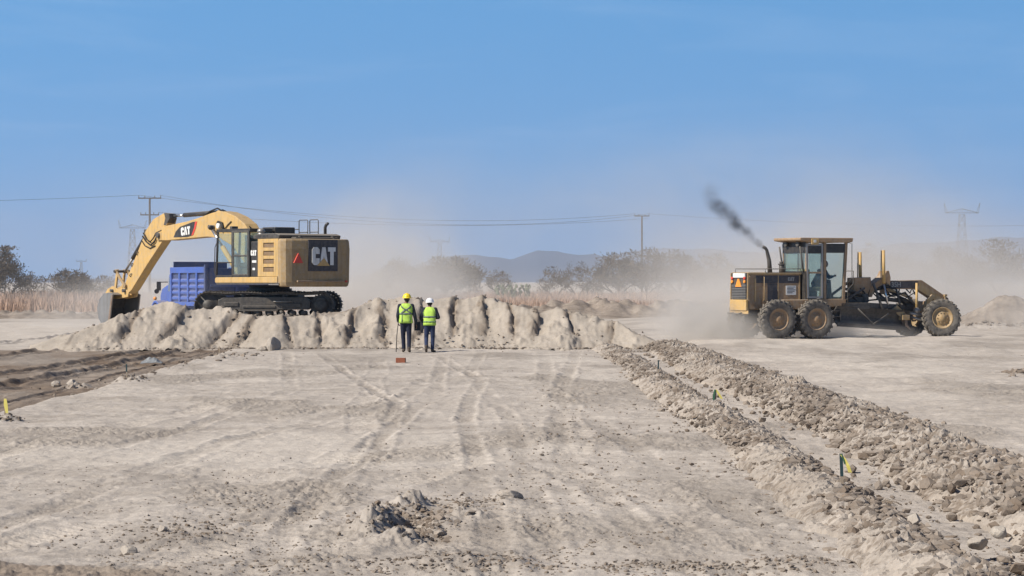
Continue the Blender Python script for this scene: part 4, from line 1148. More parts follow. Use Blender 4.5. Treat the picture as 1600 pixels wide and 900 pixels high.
def grader_wheel(name, loc, r=.685, wd=.36, steer=0.0, lean=0.0, side=1, rimmat='brownyel'):
    e = bpy.data.objects.new(name, None); COL.objects.link(e); e.parent = gr; e.location = loc; e.rotation_euler = (lean, 0, steer); e.empty_display_size = .2
    h = wd / 2
    m = MB()
    m.lathe([(r * .56, -h * .86), (r * .62, -h), (r * .80, -h * 1.04), (r * .90, -h * .98), (r * .945, -h * .80), (r * .955, 0), (r * .945, h * .80), (r * .90, h * .98), (r * .80, h * 1.04), (r * .62, h), (r * .56, h * .86), (r * .56, -h * .86)], n=48)
    nl = 22
    for k in range(nl):
        for s_ in (-1, 1):
            a = 2 * math.pi * (k + (.5 if s_ > 0 else 0)) / nl
            # lug: from the centre line slanting back to the shoulder
            da = .16
            pts = []
            for (t_, y_) in ((0, .0), (1, 1)):
                aa = a - da * t_ * 1.0
                yy = s_ * h * (.02 + 1.0 * y_)
                for (dw, rr) in ((-.055, .95), (.055, .95), (.045, 1.0), (-.045, 1.0)):
                    R_ = r * rr * (1 if y_ == 0 else (.995 if rr == 1 else .93))
                    pts.append((R_ * math.cos(aa + dw), yy, R_ * math.sin(aa + dw)))
            aa = a - da * 1.15
            for (dw, rr) in ((-.055, .86), (.055, .86), (.045, .90), (-.045, .90)):
                pts.append((r * rr * math.cos(aa + dw), s_ * h * 1.06, r * rr * math.sin(aa + dw)))
            m.add(pts, [(0, 1, 5, 4), (1, 2, 6, 5), (2, 3, 7, 6), (3, 0, 4, 7), (0, 3, 2, 1), (4, 5, 9, 8), (5, 6, 10, 9), (6, 7, 11, 10), (7, 4, 8, 11), (8, 9, 10, 11)])
    m.build("tyre", M['rubber'], e)
    m = MB(); s = side
    m.lathe([(r * .58, s * h * .80), (r * .55, s * h * .92), (r * .50, s * h * .80), (r * .47, s * h * .45), (r * .36, s * h * .35), (r * .33, s * h * .55), (r * .20, s * h * .62), (r * .17, s * h * .85), (0, s * h * .85)], n=36)
    m.lathe([(r * .58, -s * h * .80), (r * .5, -s * h * .7), (r * .45, -s * h * .1), (0, -s * h * .1)], n=24)
    for k in range(10):
        a = 2 * math.pi * k / 10
        m.cyl((r * .27 * math.cos(a), s * h * .6, r * .27 * math.sin(a)), (r * .27 * math.cos(a), s * h * .72, r * .27 * math.sin(a)), .02, n=6)
    m.build("rim", M[rimmat], e)
    return e
for y, s_ in ((-1.05, -1), (1.05, 1)):
    grader_wheel("rear_wheel", (-.76, y, .685), side=s_); grader_wheel("rear_wheel", (.76, y, .685), side=s_)
grader_wheel("front_wheel", (6.02, -1.0, .685), steer=R(-17), lean=R(-5), side=-1, rimmat='tan')
grader_wheel("front_wheel", (6.02, 1.0, .685), steer=R(-17), lean=R(-5), side=1, rimmat='tan')
for s_ in (-1, 1):
    m = MB(); y0, y1 = sorted((s_ * .62, s_ * .84)); m.prism([(-1.0, .52), (1.0, .52), (1.08, .62), (1.08, .76), (.95, .88), (-.95, .88), (-1.08, .76), (-1.08, .62)], y0, y1); m.build("tandem_case", M['dark'], gr, bevel=.03)
m = MB(); m.cyl((0, -.7, .70), (0, .7, .70), .19, n=18); m.box(-.35, .35, -.35, .35, .55, 1.0); m.build("rear_axle", M['dark'], gr)
# engine compartment
m = MB(); m.box(-1.55, .55, -.42, .42, .80, 1.0); m.build("rear_frame", M['dark'], gr, bevel=.02)
m = MB(); m.prism([(-1.60, 1.02), (.40, 1.02), (.50, 1.3), (.50, 2.12), (.44, 2.24), (-1.48, 2.24), (-1.60, 2.14)], -.55, .55)
hood = m.build("engine_hood", M['brownyel'], gr, bevel=.03)
m = MB(); m.box(-1.60, .50, -.60, .60, 2.22, 2.30); m.build("hood_top", M['tan'], gr, bevel=.02)
m = MB(); m.box(-1.30, .48, -.5585, -.5515, 1.93, 2.19); m.build("black_band", M['navy'], hood)
block_letters(.26, .13, .04, (.10, -.560, 2.07), (1, 0, 0), (0, 0, 1), hood, tri=False, mat=M['steel'])
m = MB(); m.box(-.84, -.44, -.557, -.552, 1.20, 1.92); m.build("intake_panel", M['navy'], hood)
m = MB(); m.box(-.10, .30, -.562, -.552, 1.52, 1.84); pl = m.build("info_plate", M['white'], hood)
for k, ww in enumerate((.32, .26, .34, .30, .22)):
    m = MB(); m.box(-.06, -.06 + ww, -.5655, -.5635, 1.785 - .05 * k, 1.805 - .05 * k); m.build("text_line", M['dark'], pl)
m = MB(); m.box(-1.36, -1.30, -.575, -.552, 1.30, 2.10); m.tube([(-1.0, -.555, 2.15), (-1.0, -.61, 2.13), (-1.0, -.61, 1.35), (-1.0, -.555, 1.33)], .016, 6); m.box(-.43, -.40, -.57, -.552, 1.1, 2.2); m.box(.42, .46, -.57, -.552, 1.1, 2.2)
build_each(m, "hood_trim", M['tan'], hood)
m = MB(); m.box(-.38, .62, -.88, -.57, 1.02, 1.36); m.build("fuel_tank", M['brownyel'], gr, bevel=.03)
m = MB(); m.box(-.30, -.20, -.905, -.883, 1.08, 1.32); m.build("reflector", M['tan'], gr)
m = MB(); m.tube([(-.95, -.6, 2.30), (-.95, -.6, 2.42), (.45, -.6, 2.42), (.5, -.6, 2.30)], .014, 6); m.tube([(-1.5, .5, 2.30), (-1.5, .5, 2.42), (.3, .5, 2.42)], .014, 6); m.build("handrail", M['dark'], gr)
# rear face
m = MB(); m.box(-1.70, -1.605, -.56, .56, .98, 1.36); m.box(-1.66, -1.605, -.62, .62, .86, .98); m.build("bumper", M['yellow'], gr, bevel=.02)
m = MB(); m.box(-1.64, -1.604, -.50, .50, 1.37, 2.28); m.build("grille", M['dark'], gr)
m = MB()
for k in range(9): m.box(-1.67, -1.642, -.48, .48, 1.40 + .055 * k, 1.425 + .055 * k)
m.build("grille_slats", M['steel'], gr)
m = MB(); m.box(-1.68, -1.642, -.44, .36, 2.12, 2.27); m.build("rear_plate", M['white'], gr)
m = MB(); m.prism([(-.20, 1.80), (.20, 1.80), (.03, 2.08), (-.03, 2.08)], -1.685, -1.65, 'x'); m.build("slow_vehicle_triangle", M['orange'], gr)
for s_ in (-1, 1):
    for zz in (1.98, 2.10):
        m = MB(); m.cyl((-1.70, s_ * .42, zz), (-1.645, s_ * .42, zz), .05, n=12); m.build("tail_light", M['red'] if zz > 2 else M['orange'], gr)
m = MB(); m.prism([(-1.66, 1.36), (-1.60, 1.36), (-1.60, 2.28), (-1.64, 2.28)], -.60, -.56); m.prism([(-1.66, 1.36), (-1.60, 1.36), (-1.60, 2.28), (-1.64, 2.28)], .56, .60); build_each(m, "rear_post", M['tan'], gr)
m = MB(); m.tube([(-1.7, -.3, .9), (-1.85, -.3, .88), (-1.85, .3, .88), (-1.7, .3, .9)], .03, 6); m.build("tow_bar", M['dark'], gr)
# exhaust stack, air intake
a = Gp(1203, 423, -.1); b = Gp(1198, 388, -.1)
m = MB(); m.tube([(a[0], -.1, 2.30), (a[0] - .03, -.1, 2.7), (b[0], -.1, b[1] - .06), (b[0] - .05, -.1, b[1]), (b[0] - .14, -.1, b[1] + .05)], [.085, .075, .055, .055, .055], 12); m.build("exhaust_stack", M['dark'], gr)
STACK = (b[0] - .14, -.1, b[1] + .05)
a = Gp(1221, 423, -.2)
m = MB(); m.cyl((a[0], -.2, 2.30), (a[0], -.2, 2.56), .085, n=14); m.cyl((a[0], -.2, 2.56), (a[0], -.2, 2.60), .12, n=14); m.cyl((a[0], -.2, 2.60), (a[0], -.2, 2.68), .07, n=14); m.build("air_intake", M['dark'], gr)

# cab: floor box, posts, roof
kx0, kx1, ky, kz0, kz1 = .58, 2.12, .78, .98, 3.38
m = MB(); m.prism([(kx0, 1.10), (kx1 - .05, 1.10), (kx1 + .08, 1.18), (kx1 + .08, 1.38), (kx0, 1.38)], -ky, ky); m.box(kx0 + .05, 2.05, -.45, .45, .66, 1.10)
gc = m.build("cab", M['brownyel'], gr, bevel=.02)
m = MB()
def gpost(x0, z0, x1, z1, y, r=.045):
    m.prism([(x0 - r, z0), (x0 + r, z0), (x1 + r, z1), (x1 - r, z1)], y - r * .8, y + r * .8)
for y in (-ky + .04, ky - .04):
    gpost(kx0 + .04, 1.38, kx0 + .04, kz1, y, .04); gpost(1.34, 1.38, 1.34, kz1, y, .05); gpost(2.10, 1.38, 2.22, kz1, y, .05)
m.box(kx0, 1.30, -ky - .003, -ky + .06, 2.26, 2.32)
build_each(m, "cab_post", M['brownyel'], gc)
m = MB()
for s_ in (-1, 1):
    y = s_ * (ky - .03)
    m.prism([(.62, 1.4), (.68, 1.4), (.62, 3.3), (.56, 3.3)], *sorted((y, y + s_ * .05)))
    m.box(1.18, 1.25, *sorted((y, y + s_ * .05)), 1.4, 3.3); m.box(.68, 1.18, *sorted((y, y + s_ * .05)), 1.4, 1.47); m.box(.62, 1.18, *sorted((y, y + s_ * .05)), 3.22, 3.3)
build_each(m, "door_frame", M['steel'], gc)
for s_ in (-1, 1):
    y = s_ * (ky - .02)
    m = MB(); m.box(.68, 1.18, *sorted((y, y + s_ * .01)), 1.47, 2.26); m.box(.68, 1.18, *sorted((y, y + s_ * .01)), 2.32, 2.95); build_each(m, "door_glass", M['glass'], gc)
    m = MB(); m.prism([(1.40, 1.4), (2.06, 1.4), (2.16, 2.98), (1.40, 2.98)], *sorted((y, y + s_ * .01))); m.build("side_window", M['clear'], gc)
    m = MB(); m.box(.66, 1.20, *sorted((y, y + s_ * .015)), 2.95, 3.24); m.box(1.39, 2.2, *sorted((y, y + s_ * .015)), 2.98, 3.30); build_each(m, "sun_visor", M['black'], gc)
# rear corner window section: flares out toward the roof at the rear
m = MB(); m.box(kx0 - .015, kx0 - .005, -ky + .1, ky - .1, 2.34, 2.98); m.build("rear_window", M['glass'], gc)
m = MB(); m.box(kx0 - .03, kx0, -ky, ky, 1.15, 2.34); m.box(kx0 - .03, kx0, -ky + .04, ky - .04, 2.98, 3.34); build_each(m, "rear_panel", M['black'], gc)
m = MB(); m.box(2.14, 2.15, -ky + .1, ky - .1, 1.4, 3.2); m.build("windscreen", M['clear'], gc)
m = MB(); m.tube([(kx0 - .05, -ky + .1, 2.3), (kx0 - .2, -ky + .1, 3.2)], .03, 6); m.tube([(kx0 - .05, ky - .1, 2.3), (kx0 - .2, ky - .1, 3.2)], .03, 6); build_each(m, "rear_stay", M['dark'], gc)
m = MB(); m.prism([(kx0 - .32, 3.45), (kx0 - .30, 3.40), (kx0 + .1, 3.34), (2.28, 3.34), (2.40, 3.36), (2.42, 3.50), (kx0 - .3, 3.50)], -ky - .12, ky + .12)
m.build("roof", M['brownyel'], gc, bevel=.02)
m = MB(); m.box(kx0 + .12, kx0 + .42, -ky - .16, -ky - .125, 3.26, 3.47); m.build("work_light", M['yellow'], gc, bevel=.02)
m = MB(); m.box(kx0 + .20, kx0 + .30, -ky - .175, -ky - .163, 3.33, 3.43); m.build("lamp_lens", M['white'], gc)
m = MB(); m.cyl((kx0 - .15, -.4, 3.28), (kx0 - .05, -.4, 3.28), .09, n=12); m.cyl((kx0 - .15, .4, 3.28), (kx0 - .05, .4, 3.28), .09, n=12); build_each(m, "rear_lamp", M['dark'], gc)
m = MB(); m.box(1.0, 1.50, -.28, .28, 1.66, 1.80); m.box(.90, 1.04, -.28, .28, 1.78, 2.42); m.box(1.1, 1.4, -.2, .2, 1.38, 1.66); m.build("seat", M['tan'], gc, bevel=.04)
m = MB(); m.prism([(1.80, 1.38), (1.98, 1.38), (1.92, 2.04), (1.80, 2.06)], -.22, .22); m.lathe([(.20, -.015), (.23, 0), (.20, .015), (.185, 0), (.20, -.015)], (0, 0, 0), axis='z', n=20)
m.v[-100:] = [tuple(Matrix.Translation((1.80, 0, 2.10)) @ Matrix.Rotation(R(-35), 4, 'Y') @ Vector(p)) for p in m.v[-100:]]
m.build("steering_console", M['dark'], gc)
m = MB(); m.tube([(2.2, -ky - .05, 3.35), (2.36, -ky - .12, 3.3), (2.36, -ky - .12, 2.1), (2.2, -ky - .04, 1.9)], .014, 6); m.tube([(2.16, -ky - .05, 2.35), (2.3, -ky - .3, 2.35), (2.3, -ky - .3, 1.9), (2.2, -ky - .1, 1.7), (2.2, -ky - .1, 1.1)], .018, 6); m.build("grab_rail", M['dark'], gr)
# ladder
m = MB()
for k in range(3): m.box(1.5, 1.85, -.95, -.80, .55 + .2 * k, .58 + .2 * k)
m.box(1.47, 1.50, -.95, -.80, .5, 1.0); m.box(1.85, 1.88, -.95, -.80, .5, 1.0); m.build("step", M['dark'], gr)

# main frame: rear legs rise from the cab to a high beam, then it slopes to the front axle
g = [Gp(*p) for p in ((1318, 474), (1322, 458), (1352, 447), (1366, 439), (1436, 437.5), (1478, 466), (1478, 476), (1470, 478), (1432, 452), (1372, 451), (1350, 466), (1330, 482))]
m = MB(); m.prism(g, -.17, .17); fr_ = m.build("main_frame", M['brownyel'], gr, bevel=.015)
g = [Gp(p[0], p[1], -.18) for p in ((1368, 440), (1434, 439), (1436, 450), (1372, 450.5))]
m = MB(); m.prism(g, -.178, -.172); bd = m.build("black_band", M['navy'], fr_)
c = Gp(1398, 444.8, -.18)
text_mesh("lettering", "135H", .24, M['steel'], bd, (c[0], -.180, c[1]), (1, 0, 0), (0, 0, 1), bold=.006)
g = [Gp(p[0], p[1], -.18) for p in ((1436, 441), (1474, 467), (1468, 474), (1434, 452))]
m = MB(); m.prism(g, -.18, -.174); m.build("frame_plate", M['tan'], fr_)
# middle saddle and lift rams
a = Gp(1380, 437, -.3); 
m = MB(); m.prism([Gp(*p) for p in ((1351, 464), (1355, 447), (1369, 437), (1376, 431), (1379.5, 423), (1383.5, 423), (1386, 434), (1384, 460), (1380, 460), (1379, 441), (1371, 446), (1361, 452), (1357, 464))], -.24, .24); m.build("saddle", M['brownyel'], gr, bevel=.015)
m = MB(); m.prism([Gp(*p) for p in ((1329, 458), (1329, 434), (1355, 433), (1356, 446), (1350, 460))], -.24, .24); m.build("valve_cover", M['brownyel'], gr, bevel=.02)
for (px, y, t_) in ((1380, -.42, 391), (1343.5, .42, 394)):
    top = Gp(px, t_, y); bot = Gp(px + 1, 436, y); low = Gp(px + 6, 480, y)
    r_ = MB().cyl((bot[0], y, bot[1] - .15), (top[0] + .0, y, top[1]), .062, n=14).build("lift_ram", M['yellow'], gr)
    MB().cyl((bot[0], y, bot[1] - .15), (low[0], y * 1.2, low[1]), .034, n=10).build("rod", M['chrome'], r_)
    MB().tube([(top[0] - .09, y, top[1]), (top[0] - .09, y, bot[1])], .02, 6).build("oil_pipe", M['dark'], r_)
# hoses and cross bracing under the beam
for pts in (((1330, 456), (1340, 452), (1352, 458), (1364, 455)), ((1352, 462), (1366, 452), (1380, 466), (1394, 462)), ((1388, 450), (1396, 458), (1410, 461), (1424, 466)),
            ((1404, 451), (1404, 462), (1401, 470)), ((1330, 462), (1350, 470), (1370, 468)), ((1415, 452), (1422, 458), (1424, 450), (1430, 460)), ((1328, 444), (1340, 439), (1352, 434)), ((1345, 470), (1362, 456), (1376, 470), (1396, 470))):
    pp = [Gp(p[0], p[1], -.1) for p in pts]; MB().tube([(p[0], -.15 + .06 * (i % 2), p[1]) for i, p in enumerate(pp)], .028, 6).build("hose", M['hose'], gr)
# centre shift ram and front upright ram
a = Gp(1388, 452, -.2); b = Gp(1424, 466, -.2)
MB().cyl((a[0], -.22, a[1]), (b[0], -.22, b[1]), .05, n=10).build("centre_shift_ram", M['tan'], gr)
a = Gp(1432, 442, -.35); b = Gp(1432, 486, -.35)
MB().cyl((a[0], -.36, a[1]), (b[0], -.36, b[1]), .045, n=10).build("ripper_ram", M['yellow'], gr)
# drawbar: A-frame from the nose ball to the circle
hd = Gp(1470, 488)
for s_ in (-1, 1):
    m = MB(); pts_t = [(5.35, .04 * s_), (3.3, .75 * s_), (1.9, .75 * s_)]
    m.add([(5.4, 0, .98), (5.4, .12 * s_, .98), (5.4, .12 * s_, 1.14), (5.4, 0, 1.14), (3.2, .62 * s_, 1.06), (3.2, .78 * s_, 1.06), (3.2, .78 * s_, 1.24), (3.2, .62 * s_, 1.24)],
          [(0, 1, 2, 3), (7, 6, 5, 4), (0, 4, 5, 1), (1, 5, 6, 2), (2, 6, 7, 3), (3, 7, 4, 0)])
    m.box(2.0, 3.2, *sorted((.62 * s_, .78 * s_)), 1.06, 1.24)
    m.build("drawbar", M['dark'], gr, bevel=.01)
m = MB(); m.box(3.0, 3.2, -.61, .61, 1.08, 1.2); m.box(2.05, 2.2, -.61, .61, 1.08, 1.2); m.box(5.2, 5.45, -.12, .12, .9, 1.2); build_each(m, "drawbar_cross", M['dark'], gr)
# circle
m = MB(); ring = [(.62, 0), (.62, .13), (.74, .13), (.76, .10), (.76, .03), (.74, 0), (.62, 0)]
m.lathe(ring, (2.85, 0, .92), axis='z', n=48); m.build("circle", M['dark'], gr)
# moldboard with lift arms, turned nearly along the machine, slanting down to the front
bl = bpy.data.objects.new("moldboard", None)
ang = R(9)
m = MB(); pf = []
for k in range(9):
    t_ = k / 8; z = .66 * t_; pf.append((.20 * (4 * (t_ - .5) ** 2), z))      # (thickness direction, height), concave blade
back_ = [(p[0] + .035, p[1]) for p in pf][::-1]
m.prism([(-q_[0], q_[1]) for q_ in pf] + [(-q_[0], q_[1]) for q_ in back_], -1.83, 1.83, 'x')
m.box(-1.83, 1.83, -.26, -.235, -.06, .08)
Mb = Matrix.Translation((3.42, -.52, .38)) @ Matrix.Rotation(ang, 4, 'Z') @ Matrix.Rotation(R(3.4), 4, 'Y')
m.xform(Mb)
bpy.data.objects.remove(bl)
mb_ = m.build("moldboard", M['dark'], gr)
m = MB(); m.box(-.95, -.80, .0, .10, .1, .75); m.box(.80, .95, .0, .10, .1, .75); m.box(-1.0, 1.0, .02, .10, .34, .46); m.box(-.4, .4, -.14, -.06, .60, .72); m.xform(Mb); build_each(m, "blade_arm", M['dark'], gr)
m = MB(); m.tube([(-.9, -.24, .60), (-.2, -.30, .1), (.5, -.3, .5)], .03, 6); m.xform(Mb); m.build("brace", M['dark'], mb_)
m = MB(); m.cyl((.2, .08, .62), (1.3, .08, .50), .05, n=10); m.xform(Mb); m.build("side_shift_ram", M['steel'], gr)
# circle drive, swivel and the tangle of linkage between beam and blade
m = MB(); m.box(2.2, 3.45, -.30, .30, 1.25, 1.44); m.cyl((2.85, 0, 1.2), (2.85, 0, 1.62), .2, n=16); m.cyl((3.3, -.25, 1.2), (3.3, -.25, 1.55), .12, n=12); m.build("circle_drive", M['dark'], gr, bevel=.02)
for a, b, r_ in (((2.3, -.5, 1.3), (3.2, -.4, 1.75), .04), ((3.6, -.35, 1.9), (3.75, -.72, 1.0), .045), ((2.4, -.3, 1.75), (3.4, -.2, 1.45), .05), ((3.8, -.3, 1.4), (5.3, -.15, 1.25), .07), ((4.1, -.15, 1.75), (5.2, -.12, 1.3), .04),
                 ((4.6, -.3, 1.7), (4.75, -.4, .9), .04), ((5.0, -.2, 1.6), (5.5, -.3, 1.0), .05), ((2.2, .2, 1.5), (2.9, .2, 1.95), .05)):
    MB().cyl(a, b, r_, n=8).build("linkage_bar", M['dark'], gr)
rl = random.Random(3)
for k in range(12):
    x0 = rl.uniform(2.3, 4.9); x1 = x0 + rl.uniform(.3, .9); z0 = rl.uniform(1.3, 1.85); z1_ = rl.uniform(1.0, 1.75)
    MB().tube([(x0, -.2, z0), ((x0 + x1) / 2, -.32, (z0 + z1_) / 2 + rl.uniform(-.25, .15)), (x1, -.25, z1_)], rl.uniform(.018, .03), 6).build("hose", M['hose'], gr)
m = MB(); m.box(1.75, 3.1, -.88, -.80, 1.02, 1.12); m.build("side_rail", M['dark'], gr)
# scarifier block with tines ahead of the blade
m = MB(); m.box(4.65, 4.95, -.62, .62, .62, .80); m.prism([(4.3, 1.0), (4.5, 1.15), (4.95, .78), (4.7, .7)], -.5, -.42); m.prism([(4.3, 1.0), (4.5, 1.15), (4.95, .78), (4.7, .7)], .42, .5); m.build("scarifier", M['tan'], gr, bevel=.01)
for k in range(7):
    y = -.56 + 1.12 * k / 6
    m = MB(); m.prism([(4.74, .84), (4.86, .84), (4.88, .45), (5.02, .26), (4.80, .40)], y - .03, y + .03); m.build("tine", M['rust'], gr)
# front axle, arch, push plate
m = MB(); m.prism([(-.85, .60), (.85, .60), (.85, .76), (.3, .96), (-.3, .96), (-.85, .76)], 5.90, 6.14, 'x'); m.box(5.84, 6.2, -.2, .2, .9, 1.28); m.build("front_axle", M['brownyel'], gr, bevel=.02)
m = MB()
for s_ in (-1, 1): m.cyl((6.02, s_ * .70, .56), (6.02, s_ * .82, .95), .09, n=12); m.cyl((6.19, s_ * .1, .8), (6.24, s_ * .75, .78), .035, n=8)
build_each(m, "steering_knuckle", M['steel'], gr)
g = [Gp(p[0], p[1], -.3) for p in ((1437, 486), (1447, 468), (1455, 460), (1460, 462), (1452, 474), (1443, 490))]
m = MB(); m.prism(g, -.36, -.28); m.build("fender_arm", M['tan'], gr, bevel=.01)
m = MB(); m.box(6.21, 6.36, -.35, .35, .95, 1.3); m.build("nose_block", M['brownyel'], gr, bevel=.02)
m = MB(); a = Gp(1475, 466, -.2); m.cyl((a[0] + .05, -.2, a[1] - .1), (a[0] + .05, -.2, a[1] + .14), .03, n=8); m.box(a[0], a[0] + .1, -.26, -.14, a[1] + .06, a[1] + .14); m.build("headlight", M['tan'], gr)
m = MB(); m.cyl((5.0, -.3, .9), (5.5, -.55, .78), .06, n=10); m.cyl((5.1, -.2, .78), (5.45, -.6, .62), .045, n=10); m.ball((5.35, -.45, .95), .12, 6); build_each(m, "lean_ram", M['steel'], gr)
# ------------------------------------------------------------------ blue dump truck
TX, TY, TA = -10.81, 100.5, R(115)
tk = empty("dump_truck", (TX, TY, 0), TA, "blue dump truck behind the excavator, its ribbed box in dust", "truck")
bl_, bw2, bz0, bz1 = 4.6, 1.2, 1.15, 2.68
m = MB()
m.box(0, bl_, bw2 - .06, bw2, bz0, bz1 - .02); m.box(0, bl_, -bw2, -bw2 + .06, bz0, bz1 - .02); m.box(.06, bl_ - .06, -bw2 + .06, bw2 - .06, bz0, bz0 + .08)
m.box(bl_ - .06, bl_, -bw2 + .06, bw2 - .06, bz0, bz1 + .25)
box_ = m.build("dump_box", M['shadeblue'], tk, bevel=.01)
m = MB(); m.box(-.04, .02, -bw2 + .01, bw2 - .01, bz0, bz1 - .04); m.box(-.09, -.04, -.06, .06, bz0, bz1 - .1); m.box(-.09, -.04, -bw2 + .1, bw2 - .1, 1.9, 2.0)
m.build("tailgate", M['shadeblue'], tk, bevel=.01)
for s_ in (-1, 1):
    m = MB(); y0, y1 = sorted((s_ * bw2, s_ * (bw2 + .08)))
    m.box(.0, bl_, y0, y1, bz1 - .22, bz1 + .02); m.box(0, bl_, y0, y1, bz0, bz0 + .16)
    n = 4
    for k in range(n + 1):
        x = (bl_ - .16) * k / n
        m.box(x, x + .16, y0, y1, bz0 + .16, bz1 - .22)
    m.build("box_rib", M['blue'], box_, bevel=.015)
    m = MB()
    for k in range(n):
        x = (bl_ - .16) * k / n
        for j in range(4):
            z = bz0 + .20 + .235 * j
            m.add([(x + .19, y0 if s_ < 0 else y1 - .075, z), (x + .19 + (bl_ - .16) / n - .22, y0 if s_ < 0 else y1 - .075, z)] if False else [], [])
            xa, xb = x + .19, x + (bl_ - .16) / n - .03
            yo = s_ * (bw2 + .002); yp = s_ * (bw2 + .055)
            m.add([(xa, yo, z), (xb, yo, z), (xb, yp, z + .06), (xa, yp, z + .06), (xa, yp, z + .13), (xb, yp, z + .13), (xb, yo, z + .19), (xa, yo, z + .19)],
                  [(0, 1, 2, 3), (3, 2, 5, 4), (4, 5, 6, 7), (7, 6, 1, 0), (0, 3, 4, 7), (1, 6, 5, 2)])
    m.build("side_panel", M['blue'], box_, bevel=.012)
m = MB(); m.box(-.05, .12, bw2, bw2 + .11, bz0 - .1, bz1 + .10); m.box(-.05, .12, -bw2 - .11, -bw2, bz0 - .1, bz1 + .10); build_each(m, "rear_post", M['shadeblue'], box_, bevel=.01)
m = MB(); m.box(-.3, 7.4, .3, .42, .78, 1.0); m.box(-.3, 7.4, -.42, -.3, .78, 1.0); build_each(m, "chassis", M['dark'], tk)
m = MB(); m.prism([(4.8, .95), (6.3, .95), (6.3, 1.7), (6.05, 2.42), (5.0, 2.5), (4.8, 2.4)], -.86, .86); cb = m.build("cab", M['blue'], tk, bevel=.05, seg=3)
for s_ in (-1, 1):
    y = s_ * .863
    m = MB(); m.prism([(5.25, 1.72), (6.2, 1.72), (5.98, 2.3), (5.25, 2.32)], *sorted((y, y + s_ * .01))); m.build("side_window", M['glass'], cb)
    m = MB(); m.tube([(6.2, s_ * .86, 2.1), (6.25, s_ * 1.2, 2.1), (6.25, s_ * 1.3, 2.1)], .02, 6); m.box(6.2, 6.24, *sorted((s_ * 1.16, s_ * 1.34)), 1.75, 2.12); m.cyl((6.2, s_ * 1.34, 1.72), (6.25, s_ * 1.34, 1.72), .1, n=12); m.build("mirror", M['dark'], cb)
m = MB(); m.prism([(6.3, 1.0), (7.75, 1.0), (7.80, 1.55), (7.55, 1.85), (6.9, 2.0), (6.3, 2.05)], -.72, .72); m.build("hood", M['blue'], tk, bevel=.12, seg=4)
for s_ in (-1, 1):
    m = MB(); y0, y1 = sorted((s_ * .72, s_ * 1.16)); pts = []
    for k in range(13):
        a = math.pi * k / 12; pts.append((7.05 + .72 * math.cos(a), .62 + .72 * math.sin(a)))
    for k in range(12, -1, -1):
        a = math.pi * k / 12; pts.append((7.05 + .62 * math.cos(a), .62 + .62 * math.sin(a)))
    m.prism(pts, y0, y1); m.build("fender", M['blue'], tk, bevel=.03)
    m = MB(); m.ball((7.55, s_ * 1.0, 1.42), .08, 6); m.build("turn_light", M['orange'], tk)
    m = MB(); m.cyl((7.76, s_ * .6, 1.15), (7.86, s_ * .6, 1.15), .12, n=16); m.build("headlight", M['white'], tk)
m = MB(); m.box(7.8, 7.9, -1.15, 1.15, .55, .85); m.build("bumper", M['steel'], tk, bevel=.02)
def truck_wheel(x, y, w_=.28):
    s_ = 1 if y > 0 else -1
    e = bpy.data.objects.new("wheel", None); COL.objects.link(e); e.parent = tk; e.location = (x, y, .50)
    h = w_ / 2
    MB().lathe([(.28, -h * .9), (.40, -h), (.48, -h * .85), (.50, 0), (.48, h * .85), (.40, h), (.28, h * .9), (.28, -h * .9)], n=32).build("tyre", M['rubber'], e)
    MB().lathe([(.28, s_ * h * .8), (.24, s_ * h * .3), (.12, s_ * h * .3), (.10, s_ * h * .8), (0, s_ * h * .8)], n=24).build("rim", M['steel'], e)
for y in (-.98, .98):
    truck_wheel(.9, y, .5); truck_wheel(2.2, y, .5); truck_wheel(7.05, y)
# load in the box
gxx, gyy = np.meshgrid(np.linspace(.1, bl_ - .1, 26), np.linspace(-bw2 + .08, bw2 - .08, 16))
gz2 = 1.9 + .35 * np.exp(-((gxx - 2.2) / 1.4) ** 2 - (gyy / .8) ** 2) + .06 * fbm(gxx * 3, gyy * 3, 3, 9)
ld = grid_mesh("soil_load", gxx, gyy, gz2, M['clod']); ld.location = (TX, TY, 0); ld.rotation_euler = (0, 0, TA)
tag(ld, "soil heaped inside the box of the blue dump truck", "soil load")

# ------------------------------------------------------------------ people
M['skin'] = flat_mat("skin", (0.22, 0.12, 0.075), .55, var=.1)
M['hair'] = flat_mat("hair", (0.012, 0.01, 0.009), .6)
M['jean'] = flat_mat("blue_jeans", (0.022, 0.032, 0.075), .85, scale=9, var=.45)
M['jean2'] = flat_mat("dark_trousers", (0.014, 0.017, 0.035), .85, scale=9, var=.35)
M['shirt'] = flat_mat("dark_shirt", (0.018, 0.022, 0.032), .85, scale=7, var=.4)
M['greysh'] = flat_mat("grey_shirt", (0.10, 0.10, 0.11), .85, scale=7, var=.4)
M['boot'] = flat_mat("dusty_boots", (0.07, 0.055, 0.045), .8, scale=9, var=.4)
M['hivis'] = flat_mat("lime_fabric", (0.43, 0.64, 0.10), .7, scale=10, var=.2)
M['reflect'] = flat_mat("reflective_tape", (0.12, 0.14, 0.14), .5, scale=12, var=.25)
M['reflect2'] = flat_mat("pale_reflective_tape", (0.16, 0.24, 0.13), .5, scale=12, var=.25)
M['hatwhite'] = flat_mat("white_plastic", (0.75, 0.76, 0.78), .35, var=.05, spec=.5)
M['hatyellow'] = flat_mat("yellow_plastic", (0.80, 0.58, 0.02), .35, var=.08, spec=.5)

